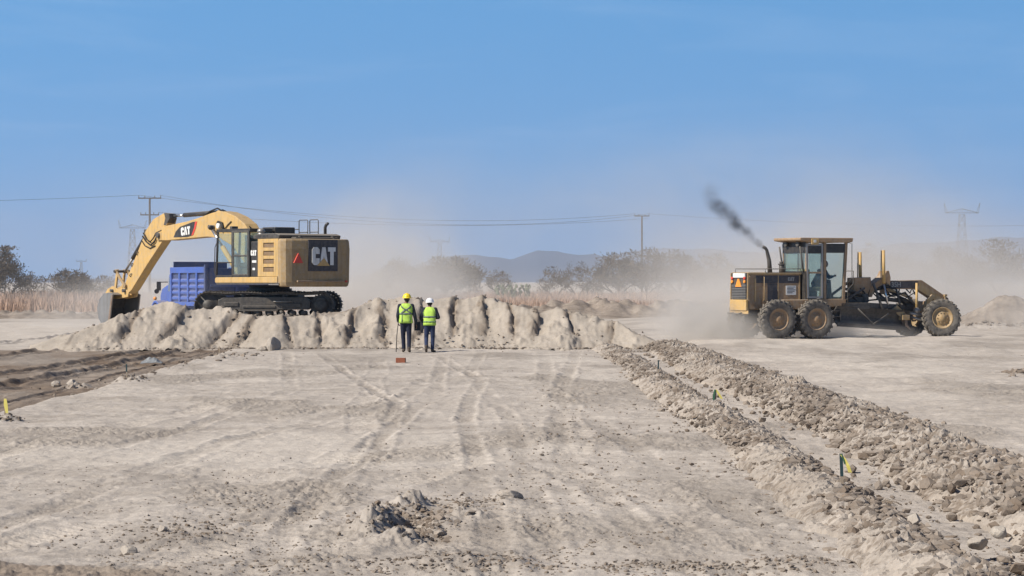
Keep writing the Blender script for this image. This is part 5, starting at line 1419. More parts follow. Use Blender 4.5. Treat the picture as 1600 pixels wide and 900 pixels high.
def capsule(m, p0, r0, p1, r1, n=12, sq=1.0):
    p0, p1 = Vector(p0), Vector(p1)
    m.cyl(p0, p1, r0, r1, n, caps=True)
    m.ball(p0, r0, 6); m.ball(p1, r1, 6)
def remesh(o, vox=.016, smooth=3):
    r_ = o.modifiers.new("remesh", 'REMESH'); r_.mode = 'VOXEL'; r_.voxel_size = vox; r_.use_smooth_shade = True
    s_ = o.modifiers.new("smooth", 'SMOOTH'); s_.factor = .5; s_.iterations = smooth
    dg = bpy.context.evaluated_depsgraph_get()
    me = bpy.data.meshes.new_from_object(o.evaluated_get(dg)); me.name = o.name
    o.modifiers.clear(); o.data = me
    return o
def add_hand(m, wrist, elbow, side, curl=.5, sz=1.0):
    w_ = Vector(wrist); d = (w_ - Vector(elbow)).normalized()
    across = Vector((0, 1, 0)); across = (across - d * across.dot(d)).normalized()      # finger row
    palmn = d.cross(across).normalized() * side                                        # palm faces inwards
    pc = w_ + d * .05 * sz
    for k in range(4):
        capsule(m, w_ + across * (k - 1.5) * .012 * sz, .014 * sz, w_ + d * .085 * sz + across * (k - 1.5) * .022 * sz, .012 * sz, 8)
    for k, ln in enumerate((.062, .072, .078, .068)):
        b0 = w_ + d * .088 * sz + across * (k - 1.5) * .024 * sz
        dd = (d + palmn * -curl * .5).normalized(); b1 = b0 + dd * ln * .45 * sz
        dd2 = (d + palmn * -curl * 1.5).normalized(); b2 = b1 + dd2 * ln * .38 * sz
        dd3 = (d * .5 + palmn * -curl * 2).normalized(); b3 = b2 + dd3 * ln * .25 * sz
        capsule(m, b0, .0095 * sz, b1, .009 * sz, 8); capsule(m, b1, .009 * sz, b2, .0085 * sz, 8); capsule(m, b2, .0085 * sz, b3, .0075 * sz, 8)
    t0 = w_ + d * .03 * sz + across * .03 * sz; t1 = t0 + (d * .6 + across * .8 - palmn * .3).normalized() * .04 * sz; t2 = t1 + (d * .9 + across * .2 - palmn * .5).normalized() * .032 * sz
    capsule(m, t0, .013 * sz, t1, .011 * sz, 8); capsule(m, t1, .011 * sz, t2, .009 * sz, 8)

def person(loc, rz, label, J, cloth, hat, vest=None, name="person", cat="person", scale=1.0):
    root = empty(name, loc, rz, label, cat); root.scale = (scale,) * 3
    # the continuous body
    m = MB()
    hd = Vector(J['head']); nk = Vector(J['neck']); ch = Vector(J['chest']); pv_ = Vector(J['pelvis'])
    m.ball(hd + Vector((0, 0, .015)), .098, 10, sc=(.80, .96, 1.12)); m.ball(hd + Vector((0, .045, -.055)), .06, 8, sc=(.85, .9, .9))
    capsule(m, hd - Vector((0, .01, .06)), .055, nk, .058)
    capsule(m, nk, .06, ch, .10)
    for s_ in (-1, 1):
        capsule(m, ch + Vector((s_ * .07, 0, 0)), .105, pv_ + Vector((s_ * .06, 0, .02)), .10)
        capsule(m, ch + Vector((s_ * .05, 0, .04)), .08, J['sh' + 'LR'[s_ > 0]], .062)
        S = 'LR'[s_ > 0]
        capsule(m, J['sh' + S], .055, J['el' + S], .040); capsule(m, J['el' + S], .040, J['wr' + S], .027)
        capsule(m, J['hip' + S], .088, J['kn' + S], .056); capsule(m, J['kn' + S], .056, J['an' + S], .038)
        f = Vector(J['an' + S]); t_ = Vector(J['toe' + S]); capsule(m, f - Vector((0, 0, .03)), .036, t_, .028)
        add_hand(m, J['wr' + S], J['el' + S], s_)
        m.ball(hd + Vector((s_ * .080, -.005, -.005)), .022, 6, sc=(.5, 1, 1.4))
    m.ball(hd + Vector((0, .105, -.02)), .018, 6, sc=(.8, 1.1, 1.3)); m.ball(hd + Vector((0, .092, -.062)), .016, 6, sc=(1.5, .6, .45))
    b = m.build("body", M['skin'], root); remesh(b, .011, 2)
    for s_ in (-1, 1):
        MB().ball(hd + Vector((s_ * .032, .086, .012)), .011, 6).build("eye", M['hair'], root)
    m = MB(); m.ball(hd + Vector((0, -.018, .022)), .104, 10, sc=(.84, .92, 1.08)); m.ball(hd + Vector((0, -.05, -.03)), .07, 8, sc=(.95, .7, 1.0)); m.build("hair", M['hair'], root)
    # shirt
    m = MB(); off = .016
    capsule(m, nk - Vector((0, 0, .02)), .062, ch + Vector((0, 0, .08)), .10)
    for s_ in (-1, 1):
        S = 'LR'[s_ > 0]
        capsule(m, ch + Vector((s_ * .07, 0, 0)), .105 + off, pv_ + Vector((s_ * .065, 0, .04)), .10 + off)
        capsule(m, ch + Vector((s_ * .05, 0, .04)), .08 + off, J['sh' + S], .062 + off)
        wr = Vector(J['el' + S]).lerp(Vector(J['wr' + S]), .94)
        capsule(m, J['sh' + S], .056 + off, J['el' + S], .044 + off); capsule(m, J['el' + S], .044 + off, wr, .032 + off)
    b = m.build("shirt", cloth[0], root); remesh(b, .014, 3)
    m = MB()
    capsule(m, pv_ + Vector((-.06, 0, .06)), .118, pv_ + Vector((.06, 0, .06)), .118)
    for s_ in (-1, 1):
        S = 'LR'[s_ > 0]; an = Vector(J['kn' + S]).lerp(Vector(J['an' + S]), .93)
        capsule(m, J['hip' + S], .100, J['kn' + S], .070); capsule(m, J['kn' + S], .070, an, .060)
    b = m.build("trousers", cloth[1], root); remesh(b, .015, 3)
    for S in 'LR':
        m = MB(); f = Vector(J['an' + S]); t_ = Vector(J['toe' + S])
        capsule(m, f + Vector((0, 0, .05)), .056, f - Vector((0, 0, .03)), .052); capsule(m, f - Vector((0, .02, .035)), .048, t_, .042)
        b = m.build("boot", M['boot'], root); remesh(b, .012, 2)
    if hat:
        m = MB(); c = hd + Vector((0, -.005, .045))
        m.lathe([(.135, .0), (.128, .02), (.122, .05), (.108, .085), (.08, .115), (.04, .132), (0, .137)], c, 'z', 24)
        m.lathe([(.135, .0), (.148, -.008), (.150, -.014), (.130, -.012), (.118, .0), (.110, .06), (0, .12)], c, 'z', 24)
        m.add([(c.x - .09, c.y + .11, c.z - .005), (c.x + .09, c.y + .11, c.z - .005), (c.x + .06, c.y + .185, c.z - .022), (c.x - .06, c.y + .185, c.z - .022),
               (c.x - .09, c.y + .11, c.z + .006), (c.x + .09, c.y + .11, c.z + .006), (c.x + .06, c.y + .185, c.z - .014), (c.x - .06, c.y + .185, c.z - .014)],
              [(0, 1, 2, 3), (7, 6, 5, 4), (0, 4, 5, 1), (1, 5, 6, 2), (2, 6, 7, 3), (3, 7, 4, 0)])
        m.tube([(c.x, c.y - .125, c.z + .03), (c.x, c.y - .09, c.z + .10), (c.x, c.y, c.z + .142), (c.x, c.y + .09, c.z + .10), (c.x, c.y + .12, c.z + .03)], .013, 6)
        ho = m.build("hard_hat", hat, root); ho["label"] = "hard hat"
    if vest:
        # closed shell of the vest, rings from hem to shoulders, then tapes lying on it
        base = pv_; lean = (ch - pv_)
        lv = [(.90, .215, .145), (.98, .21, .145), (1.08, .198, .143), (1.2, .205, .15), (1.32, .218, .150), (1.40, .21, .138), (1.455, .165, .115), (1.50, .10, .088)]
        def vp(th, z, o_=0.0):
            zz = [l[0] for l in lv]; a = float(np.interp(z, zz, [l[1] for l in lv])) + o_; b_ = float(np.interp(z, zz, [l[2] for l in lv])) + o_
            t_ = (z - pv_.z) / (ch.z - pv_.z)
            cx = pv_.x + lean.x * t_; cy = pv_.y + lean.y * t_
            k = .8
            c_, s_ = math.cos(th), math.sin(th)
            return (cx + a * math.copysign(abs(c_) ** k, c_), cy + b_ * math.copysign(abs(s_) ** k, s_) + .007 * math.sin(7 * th + 14 * z) + .005 * math.sin(13 * th - 31 * z), z)
        m = MB(); n = 40
        vs = [vp(2 * math.pi * k / n, l[0]) for l in lv for k in range(n)] + [vp(2 * math.pi * k / n, l[0], -.012) for l in lv[::-1] for k in range(n)]
        nl_ = 2 * len(lv)
        fs = [(j * n + k, j * n + (k + 1) % n, ((j + 1) % nl_) * n + (k + 1) % n, ((j + 1) % nl_) * n + k) for j in range(nl_) for k in range(n)]
        m.add(vs, fs, 0, True); vo = m.build("safety_vest", M['hivis'], root)
        def tape(path, w_, mat, nm="tape"):
            m = MB(); vs = []
            for i, (th, z) in enumerate(path):
                a = path[max(i - 1, 0)]; b_ = path[min(i + 1, len(path) - 1)]
                p0 = Vector(vp(*a)); p1 = Vector(vp(*b_)); d = (p1 - p0).normalized(); c = Vector(vp(th, z, .003))
                nn = Vector((c.x - pv_.x, c.y - pv_.y, 0)).normalized(); s_ = d.cross(nn).normalized() * w_ / 2
                vs += [c + s_, c - s_, c - s_ + nn * .005, c + s_ + nn * .005]
            k = len(path)
            fs = [(4 * i + j, 4 * i + (j + 1) % 4, 4 * (i + 1) + (j + 1) % 4, 4 * (i + 1) + j) for i in range(k - 1) for j in range(4)]
            fs += [(3, 2, 1, 0), (4 * k - 4, 4 * k - 3, 4 * k - 2, 4 * k - 1)]
            m.add(vs, fs, 0, True); return m.build(nm, mat, vo)
        bk = -math.pi / 2
        if vest == 'x':
            tape([(bk - .85 + 1.7 * i / 12, 1.44 - .27 * i / 12) for i in range(13)], .045, M['reflect'])
            tape([(bk + .85 - 1.7 * i / 12, 1.44 - .27 * i / 12) for i in range(13)], .045, M['reflect'])
            tape([(2 * math.pi * i / 40, 1.185) for i in range(41)], .045, M['reflect'])
            for s_ in (-1, 1): tape([(bk + s_ * .55, 1.16 - .24 * i / 4) for i in range(5)], .03, M['reflect2'])
        else:
            tape([(2 * math.pi * i / 40, 1.18) for i in range(41)], .05, M['reflect'])
            tape([(2 * math.pi * i / 40, 1.02) for i in range(41)], .05, M['reflect2'])
            for s_ in (-1, 1): tape([(bk + s_ * 1.0, 1.21 + .24 * i / 5) for i in range(6)], .04, M['reflect2'])
    return root

J1 = dict(head=(.03, .03, 1.63), neck=(0, .0, 1.50), chest=(0, .0, 1.32), pelvis=(0, 0, .95),
          shL=(-.185, 0, 1.42), elL=(-.245, .0, 1.14), wrL=(-.235, .13, .94), shR=(.185, 0, 1.42), elR=(.27, -.03, 1.13), wrR=(.315, .03, .87),
          hipL=(-.085, 0, .90), knL=(-.085, .09, .50), anL=(-.065, .12, .11), toeL=(-.085, .26, .045),
          hipR=(.085, 0, .90), knR=(.095, .0, .50), anR=(.095, -.09, .10), toeR=(.115, .05, .045))
J2 = dict(head=(.0, .07, 1.62), neck=(0, .03, 1.50), chest=(0, .02, 1.32), pelvis=(0, 0, .95),
          shL=(-.185, .02, 1.42), elL=(-.285, .02, 1.13), wrL=(-.22, .20, 1.0), shR=(.185, .02, 1.42), elR=(.29, .0, 1.16), wrR=(.20, .22, 1.14),
          hipL=(-.09, 0, .90), knL=(-.115, .05, .49), anL=(-.095, -.20, .17), toeL=(-.10, -.12, .055),
          hipR=(.09, 0, .90), knR=(.095, .08, .50), anR=(.085, .06, .10), toeR=(.15, .18, .045))
z1 = terr_z(-3.19, 77); z2 = terr_z(-2.48, 77.1)
person((-3.19, 77.0, z1), R(2), "person in yellow hard hat and lime vest with crossed straps, walking away with a rod", J1, (M['shirt'], M['jean2']), M['hatyellow'], 'x', scale=.985)
person((-2.48, 77.1, z2), R(-3), "person in white hard hat and lime vest with two level bands, walking away", J2, (M['shirt'], M['jean']), M['hatwhite'], 'h', scale=.92)
m = MB(); m.tube([(0, 0, .0), (.02, -.01, .5), (.075, .0, 1.02)], .014, 8); m.cyl((.075, 0, 1.0), (.078, 0, 1.08), .02, n=8)
o = m.build("walking_rod", M['dark']); o.location = (-3.49, 77.08, z1 - .01); tag(o, "thin dark rod held by the person in yellow hard hat, tip on the ground", "rod")
m = MB(); m.box(-.09, .09, -.02, .03, -.16, .1); m.tube([(-.06, 0, .1), (0, 0, .17), (.06, 0, .1)], .01, 6)
o = m.build("shoulder_bag", M['shirt'], bevel=.02); o.location = (-2.855, 77.14, z1 + .82); tag(o, "small dark bag hanging between the two walking persons", "bag")

# grader operator, seated and leaning to the wheel (machine frame -> world)
JO = dict(head=(0, .42, 1.10), neck=(0, .32, .95), chest=(0, .24, .76), pelvis=(0, 0, .36),
          shL=(-.185, .28, .86), elL=(-.24, .42, .62), wrL=(-.17, .62, .66), shR=(.185, .28, .86), elR=(.24, .42, .62), wrR=(.17, .62, .66),
          hipL=(-.1, .02, .32), knL=(-.14, .42, .38), anL=(-.13, .50, .02), toeL=(-.13, .62, -.03),
          hipR=(.1, .02, .32), knR=(.14, .42, .38), anR=(.13, .50, .02), toeR=(.13, .62, -.03))
wp = Matrix.Translation((GX, GY, GZ)) @ Matrix.Rotation(GA, 4, 'Z') @ Vector((1.42, 0, 1.50))
person(wp, GA - R(90), "person in dark clothes seated in the motor grader's cab", JO, (M['shirt'], M['jean2']), None)

# ------------------------------------------------------------------ small things on the ground
M['ribbon_y'] = flat_mat("yellow_ribbon", (0.58, 0.50, 0.13), .5, scale=20)
M['ribbon_g'] = flat_mat("green_ribbon", (0.03, 0.085, 0.045), .5, scale=20)
M['stakeblue'] = flat_mat("blue_green_paint", (0.025, 0.05, 0.055), .6, scale=20)
M['brick'] = flat_mat("red_brick", (0.22, 0.075, 0.042), .9, scale=14, var=.3)
M['rock'] = soil_mat("rock_face", light=(0.42, 0.38, 0.33), dark=(0.26, 0.22, 0.19), bump=.8, brown=False)
def stake(x, y, h, label, lean=(0, 0), ribbon=None, paintmat=None, zb=None):
    z = terr_z(x, y) if zb is None else zb
    root = empty("survey_stake", (x, y, z), 0, label, "stake", "survey stakes")
    w_ = .015
    m = MB(); tp = Vector((lean[0], lean[1], h))
    def seg(a, b, mat, nm):
        m = MB(); a = Vector(a); b = Vector(b)
        m.add([a + Vector(p) for p in ((-w_, -w_ * .6, 0), (w_, -w_ * .6, 0), (w_, w_ * .6, 0), (-w_, w_ * .6, 0))] + [b + Vector(p) for p in ((-w_, -w_ * .6, 0), (w_, -w_ * .6, 0), (w_, w_ * .6, 0), (-w_, w_ * .6, 0))],
              [(3, 2, 1, 0), (4, 5, 6, 7), (0, 1, 5, 4), (1, 2, 6, 5), (2, 3, 7, 6), (3, 0, 4, 7)])
        return m.build(nm, mat, root)
    k = .45
    if paintmat:
        seg((0, 0, -.1), tp * k, M['wood'], "post"); seg(tp * k, tp, paintmat, "painted_top")
    else: seg((0, 0, -.1), tp, M['wood'], "post")
    for (mat, pts) in ribbon or ():
        m = MB(); vs = []
        for (a, b, c, ww) in pts:
            p = tp + Vector((a, b, c)); vs += [p + Vector((-ww, .004, 0)), p + Vector((ww, -.004, 0)), p + Vector((ww, .003, .0)), p + Vector((-ww, .011, 0))]
        k2 = len(pts)
        m.add(vs, [(4 * i + j, 4 * i + (j + 1) % 4, 4 * (i + 1) + (j + 1) % 4, 4 * (i + 1) + j) for i in range(k2 - 1) for j in range(4)] + [(0, 1, 2, 3), (4 * k2 - 1, 4 * k2 - 2, 4 * k2 - 3, 4 * k2 - 4)])
        m.build("ribbon", M[mat], root)
# nearest, on the narrow ridge
stake(3.19, 24.7, .40, "nearest survey stake with blue-green top and yellow ribbon, on the narrow soil ridge", (-.015, 0),
      [('ribbon_y', [(.0, -.02, -.01, .010), (.03, -.03, -.05, .014), (.06, -.035, -.11, .017), (.085, -.03, -.18, .016)]), ('ribbon_g', [(0, -.025, 0, .005), (.018, -.032, -.05, .006), (.030, -.036, -.10, .004)])], M['stakeblue'], zb=.06)
stake(3.30, 41.5, .30, "short survey stake with green and yellow ribbons, second along the narrow soil ridge", (0, 0),
      [('ribbon_g', [(-.01, -.02, 0, .012), (-.03, -.02, -.10, .018), (-.035, -.02, -.20, .012)]), ('ribbon_y', [(.01, -.02, 0, .010), (.05, -.02, -.07, .020), (.10, -.02, -.15, .018)])], None, zb=.07)
stake(3.12, 54.7, .34, "dark bare survey stake farthest along the narrow soil ridge", (.01, 0), None, M['stakeblue'], zb=.10)
stake(-8.17, 54.3, .30, "dark survey stake on a small heap at the edge of the brown strip", (-.01, 0), None, M['stakeblue'])
stake(-7.70, 38.9, .30, "survey stake with yellow ribbon at the left edge of the view", (.0, 0),
      [('ribbon_y', [(.0, -.02, 0, .02), (.01, -.02, -.10, .03), (.03, -.02, -.22, .02)])], None)
stake(-8.05, 70.4, .22, "tiny survey stake on a low mound near the boulder and the brown strip", (0, 0), None, None)
# brick
m = MB(); m.box(-.125, .125, -.06, .06, 0, .13); o = m.build("red_brick", M['brick'], bevel=.006); o.location = (-2.91, 67.0, terr_z(-2.91, 67) - .005); o.rotation_euler = (0, 0, R(-9))
tag(o, "single red brick on the ground in front of the two walking persons", "brick")
def rock(x, y, sx, sy, sz, seed, label, name="rock", sink=.25, mat='rock', cat="rock", group=None):
    r = random.Random(seed); import bmesh
    bm = bmesh.new(); bmesh.ops.create_icosphere(bm, subdivisions=3, radius=1)
    pl = [(Vector((r.gauss(0, 1), r.gauss(0, 1), r.gauss(0, 1))).normalized(), r.uniform(.55, .85)) for _ in range(11)]
    for v_ in bm.verts:
        p = v_.co.copy()
        for n_, d in pl:
            e = p.dot(n_) - d
            if e > 0: p -= n_ * e * .9
        p += p.normalized() * mnoise.noise(p * 3 + Vector((seed, 0, 0))) * .07
        v_.co = Vector((p.x * sx, p.y * sy, p.z * sz))
    me = bpy.data.meshes.new(name); bm.to_mesh(me); bm.free(); me.materials.append(M[mat])
    o = bpy.data.objects.new(name, me); COL.objects.link(o)
    o.location = (x, y, terr_z(x, y) + sz * (1 - sink * 2) * .75); o.rotation_euler = (r.uniform(-.3, .3), r.uniform(-.3, .3), r.uniform(0, 6))
    return tag(o, label, cat, group)
rock(-3.05, 23.0 - 2.65, .075, .06, .055, 3, "fist-sized rounded stone at the bottom left with dark side, largest of the loose stones there")
rock(-5.85, 20.0 - .3, .05, .04, .035, 4, "small dark stone near the bottom left corner")
rock(-2.95, 21.6, .05, .045, .05, 5, "pale jagged lump above the fist-sized stone")
rock(-.80, 22.5, .07, .05, .02, 6, "flat slab-like stone in the broken hollow, lower of two", cat="stone")
rock(-.84, 23.0, .06, .04, .018, 7, "flat slab-like stone in the broken hollow, upper of two", cat="stone")
rock(-.60, 21.5, .07, .06, .045, 8, "rounded clod at the right rim of the broken hollow", cat="clod")
rock(-.02, 24.6, .10, .16, .05, 9, "long tilted slab of soil right of the broken hollow", cat="clod")
rock(2.30, 17.9, .05, .05, .035, 10, "small stone at the bottom centre-right beside the ridge foot")
o = rock(-7.30, 78.6, .30, .22, .34, 21, "grey pointed boulder with dark right side at the foot of the heap", "boulder", sink=.2)
rock(-7.65, 78.7, .22, .2, .13, 22, "low clod leaning on the left of the pointed boulder", cat="clod")
rock(-9.05, 52.6, .16, .14, .09, 23, "brown clod in the strip, right one of a pair left of the stake heap", cat="clod")
rock(-9.42, 52.9, .13, .12, .09, 24, "brown clod in the strip, left one of a pair left of the stake heap", cat="clod")
for i, (x, y, s_) in enumerate(((3.55, 19.5, .09), (3.85, 20.2, .08), (3.3, 21.0, .075), (4.0, 18.7, .07))):
    rock(x, y, s_, s_ * .9, s_ * .7, 40 + i, ["rounded boulder-like clod at the near end of the narrow ridge, beside its tip", "clod with a dark right side, rightmost at the near end of the narrow ridge",
         "half-buried clod on the crest of the narrow ridge near its end", "lowest clod at the very tip of the narrow ridge"][i], cat="clod").location.z += .12
# crumpled pale rag on the brown strip
m = MB(); r = random.Random(4); vs = []; nn = 9
for j in range(nn):
    for i in range(nn):
        u_, v_ = i / (nn - 1) - .5, j / (nn - 1) - .5
        vs.append((u_ * .55, v_ * .5, .16 * math.exp(-(u_ * u_ + v_ * v_) * 5) * (.5 + r.random() * .8) + .02))
m.add(vs, [(j * nn + i, j * nn + i + 1, (j + 1) * nn + i + 1, (j + 1) * nn + i) for j in range(nn - 1) for i in range(nn - 1)])
M['rag'] = flat_mat("grey_plastic_sheet", (0.20, 0.21, 0.22), .8, scale=9, var=.6)
o = m.build("plastic_sheet", M['rag'], fix=False); o.location = (-9.35, 66.5, terr_z(-9.35, 66.5) + .01); sm_ = o.modifiers.new("thickness", 'SOLIDIFY'); sm_.thickness = .006
tag(o, "crumpled grey plastic sheet lying on the brown rutted strip", "plastic sheet")
# dry weeds beside the nearest stake
def weed(x, y, sz, seed, label, n=70):
    r = random.Random(seed); m = MB()
    for k in range(n):
        a = r.uniform(0, 6.28); l = sz * r.uniform(.4, 1.0); p0 = Vector((r.gauss(0, .06), r.gauss(0, .06), 0)) * sz * 3
        d = Vector((math.cos(a), math.sin(a), r.uniform(.1, .6))).normalized(); p1 = p0 + d * l * .6; p2 = p1 + (d + Vector((0, 0, -.7))).normalized() * l * .4
        m.tube([p0, p1, p2], .0022, 3)
    o = m.build("dry_weed", M['wood'], fix=False); o.location = (x, y, terr_z(x, y) + .01)
    return tag(o, label, "weed", "dry weeds beside the nearest stake")
weed(3.45, 25.6, .22, 1, "flattened dry straw weed right behind the nearest survey stake")
weed(3.50, 24.2, .20, 2, "flattened dry straw weed in front of and right of the nearest survey stake")
# ------------------------------------------------------------------ background
rnd = random.Random(11)
def at(px, py, d):
    return ((px - 800) * d / F, d, CAM_H - (py - 440) * d / F)

M['bark'] = flat_mat("bark", (0.07, 0.058, 0.05), 0.95, scale=3)
M['twig'] = flat_mat("dry_twigs", (0.085, 0.068, 0.052), 0.95, scale=.8, var=.35)
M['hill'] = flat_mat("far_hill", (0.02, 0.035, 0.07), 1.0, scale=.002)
M['straw'] = flat_mat("dry_grass", (0.36, 0.25, 0.19), 1.0, scale=.06, var=.3, spec=.05)
M['nopal'] = flat_mat("nopal_pads", (0.10, 0.12, 0.075), .7, scale=2)

def hills():
    # two ranges of real relief about eight and eleven kilometres away
    for name, y0, pts, lab, sd in (("hills", 8200, [(-200, 436), (300, 436), (560, 432), (640, 415), (690, 402), (740, 397), (780, 401), (800, 404), (840, 391), (870, 391), (900, 397), (930, 396), (960, 405),
                                              (1040, 412), (1100, 420), (1200, 424), (1400, 424), (1800, 430)], "blue hazy hills on the horizon", 3),
                           ("hills", 11500, [(-200, 434), (500, 434), (700, 425), (930, 402), (980, 390), (1030, 387), (1100, 388), (1200, 394), (1300, 392), (1400, 381), (1480, 378), (1560, 372), (1620, 374), (1800, 385)],
                            "farther fainter hills", 9)):
        px = np.linspace(-500, 2100, 420); t = np.linspace(0, 1, 26)
        top = np.interp(px, [p[0] for p in pts], [p[1] for p in pts])
        P, T = np.meshgrid(px, t)
        Y = y0 + T * 1800 - 900
        X = (P - 800) / F * Y
        Hh = (440 - top)[None, :] * y0 / F
        sh = np.sin(T * math.pi) ** .8
        Z = Hh * sh * (1 + .10 * fbm(X * .0022, Y * .0016, 4, sd)) + 8 * fbm(X * .004, Y * .004, 3, sd + 2) * sh - 3
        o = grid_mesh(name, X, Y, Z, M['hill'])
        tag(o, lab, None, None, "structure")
hills()

def tree(x, y, zt, wd, name="mesquite_tree", label="", seed=1, twigs=900, flat=.5, group="bare trees beyond the field", lean=0, tr=.12, fork=None, density=1.0):
    """bare umbrella-shaped tree: forked trunk, limbs and a haze of twigs"""
    r = random.Random(seed)
    z0 = .1
    h = zt - z0
    root = empty(name, (x, y, z0), 0, label, "tree", group)
    tb = MB(); tw = MB()
    tips = []
    nst = fork or r.choice((2, 3, 3, 4))
    for s_ in range(nst):
        a = 6.28 * s_ / nst + r.uniform(-.5, .5)
        p = Vector((0, 0, -.1)); dirv = Vector((math.cos(a) * .45 + lean, math.sin(a) * .45, 1)).normalized()
        pts = [p.copy()]; n = 5
        for i in range(n):
            dirv = (dirv + Vector((math.cos(a) * .16 + r.uniform(-.15, .15), math.sin(a) * .16 + r.uniform(-.15, .15), r.uniform(-.12, .1)))).normalized()
            p = p + dirv * h * .52 / n; pts.append(p.copy())
        tb.tube(pts, tr, 6, r1=tr * .45)
        for b in range(5):
            q0 = pts[r.choice((2, 3, 4, 5))]
            a2 = a + r.uniform(-1.3, 1.3); l = wd * r.uniform(.18, .40)
            d2 = Vector((math.cos(a2), math.sin(a2), r.uniform(.15, .9))).normalized()
            pp = [q0.copy()]; q = q0.copy()
            for i in range(4):
                d2 = (d2 + Vector((r.uniform(-.25, .25), r.uniform(-.25, .25), r.uniform(-.15, .2)))).normalized()
                q = q + d2 * l / 4; pp.append(q.copy())
            tb.tube(pp, tr * .42, 5, r1=tr * .13)
            tips += pp[1:]
    # twig clumps: centres sit in an irregular flattened dome
    clumps = []
    for i in range(int(44 * density)):
        a = r.uniform(0, 6.28); rr = math.sqrt(r.random()) * wd * .5
        k = 1 - (rr / (wd * .5)) ** 2.2
        top_ = h * (.55 + .45 * k) * r.uniform(.90, 1.03)
        lo = h * (.16 + .16 * r.random()) * (1 - .25 * (1 - k))
        z_ = lo + (top_ - lo) * (r.random() ** .6)
        clumps.append((Vector((rr * math.cos(a) + lean * h * .6, rr * math.sin(a), z_)), r.uniform(.08, .17) * wd))
    for c, cr in clumps:
        for i in range(int(twigs / 22)):
            v_ = Vector((r.gauss(0, .5), r.gauss(0, .5), r.gauss(0, .36))) * cr
            p = c + v_
            if p.z > h * 1.01: p.z = h * (1.01 - .05 * r.random())
            d = (v_.normalized() + Vector((r.uniform(-.7, .7), r.uniform(-.7, .7), r.uniform(-.2, .8)))).normalized()
            ln = r.uniform(.05, .12) * wd ** .7
            sd = d.orthogonal().normalized() * r.uniform(.010, .026) * wd ** .6
            q = p + d * ln; mid = p + d * ln * .5 + Vector((r.uniform(-.1, .1), r.uniform(-.1, .1), 0)) * ln
            tw.add([p - sd, p + sd, mid + sd * .8, q, mid - sd * .8], [(0, 1, 2, 4), (4, 2, 3)])
        # a limb reaching into each clump
        t0 = min(tips, key=lambda t_: (t_ - c).length) if tips else Vector((0, 0, h * .4))
        tw.tube([t0, (t0 + c) / 2 + Vector((0, 0, -.05 * wd * r.random())), c], tr * .14, 3, r1=tr * .05)
    tb.build("trunk", M['bark'], root)
    tw.build("crown", M['twig'], root, fix=False)
    return root

TREES = [ # px, top py, distance, width px, label
    (700, 403, 300, 104, "broad dome-shaped bare tree in front of the blue hills, below the pylon", 4, 2600, 1.2),
    (626, 400, 330, 58, "upright bare tree half lost in dust, just right of the excavator", 3, 1500, 1),
    (590, 418, 335, 40, "low faint bare tree in dust behind the excavator's counterweight", 3, 600, 1),
    (780, 419, 350, 38, "small round bare tree right of the dome-shaped tree", 3, 800, 1),
    (866, 418, 300, 56, "small flat-topped bare tree on a slanting stem, left one of the pair", 2, 900, .8),
    (902, 410, 305, 54, "small bare tree with forked stem and spreading crown, right one of the pair", 2, 1100, .8),
    (965, 396, 310, 84, "tall open bare tree with pale branches, left of the lone utility pole", 4, 2200, 1),
    (1010, 388, 335, 86, "tall bare tree directly behind the lone utility pole", 4, 2200, 1.1),
    (1063, 391, 330, 76, "dense bare tree just right of the lone utility pole", 4, 2000, 1.1),
    (1118, 398, 325, 78, "fading bare tree in dust, behind the exhaust smoke", 4, 1600, 1),
    (1180, 408, 340, 70, "faint bare tree in dust behind the grader's engine hood", 3, 1200, 1),
    (1362, 374, 380, 34, "narrow dark tree rising out of the dust between the grader's cab and lift rams", 3, 1100, 1.2),
    (1405, 396, 380, 80, "low dark tree in dust above the grader's front frame", 4, 1500, 1),
    (1480, 388, 370, 90, "wide tree veiled by dust behind the grader's front wheel", 4, 1900, 1.1),
    (1560, 376, 360, 96, "tall broad tree veiled by dust at the right edge of the view", 4, 2300, 1.1),
    (8, 386, 260, 66, "tallest dark tree at the left edge of the field", 4, 2600, 1.2),
    (50, 425, 300, 42, "low scrubby tree between two taller trees at the left", 3, 800, 1),
    (106, 415, 285, 60, "rounded bare tree left of the excavator bucket", 4, 1900, 1.2),
    (160, 432, 340, 60, "very faint low tree in dust above the excavator bucket", 3, 700, 1),
]
for i, (px, py, d, wpx, lab, fk, tws, dens) in enumerate(TREES):
    x, y, zt = at(px, py, d)
    tree(x, y, zt, wpx * d / F, label=lab, seed=100 + i, twigs=tws, fork=fk, density=dens)

def shrub(x, y, wd, h, seed, n=260):
    r = random.Random(seed); m = MB()
    for i in range(n):
        a = r.uniform(0, 6.28); rr = math.sqrt(r.random()) * wd * .5
        p = Vector((rr * math.cos(a), rr * math.sin(a), r.random() * h * (1 - (rr / wd * 1.6) ** 2) + .02))
        d = Vector((r.uniform(-.6, .6), r.uniform(-.6, .6), 1)).normalized(); sd = d.orthogonal().normalized() * .03
        m.add([p - sd, p + sd, p + d * r.uniform(.2, .45)], [(0, 1, 2)])
    return m
SH = [(560, 300, 2.6, 1.3), (655, 285, 3.0, 1.2), (740, 290, 3.2, 1.35), (790, 300, 3.4, 1.4), (845, 290, 2.4, 1.1), (925, 285, 3.0, 1.5), (975, 285, 2.6, 1.4), (1040, 290, 3.2, 1.3),
      (1090, 285, 2.8, 1.5), (30, 255, 3.0, 1.3), (80, 260, 2.6, 1.2), (135, 270, 2.5, 1.2)]
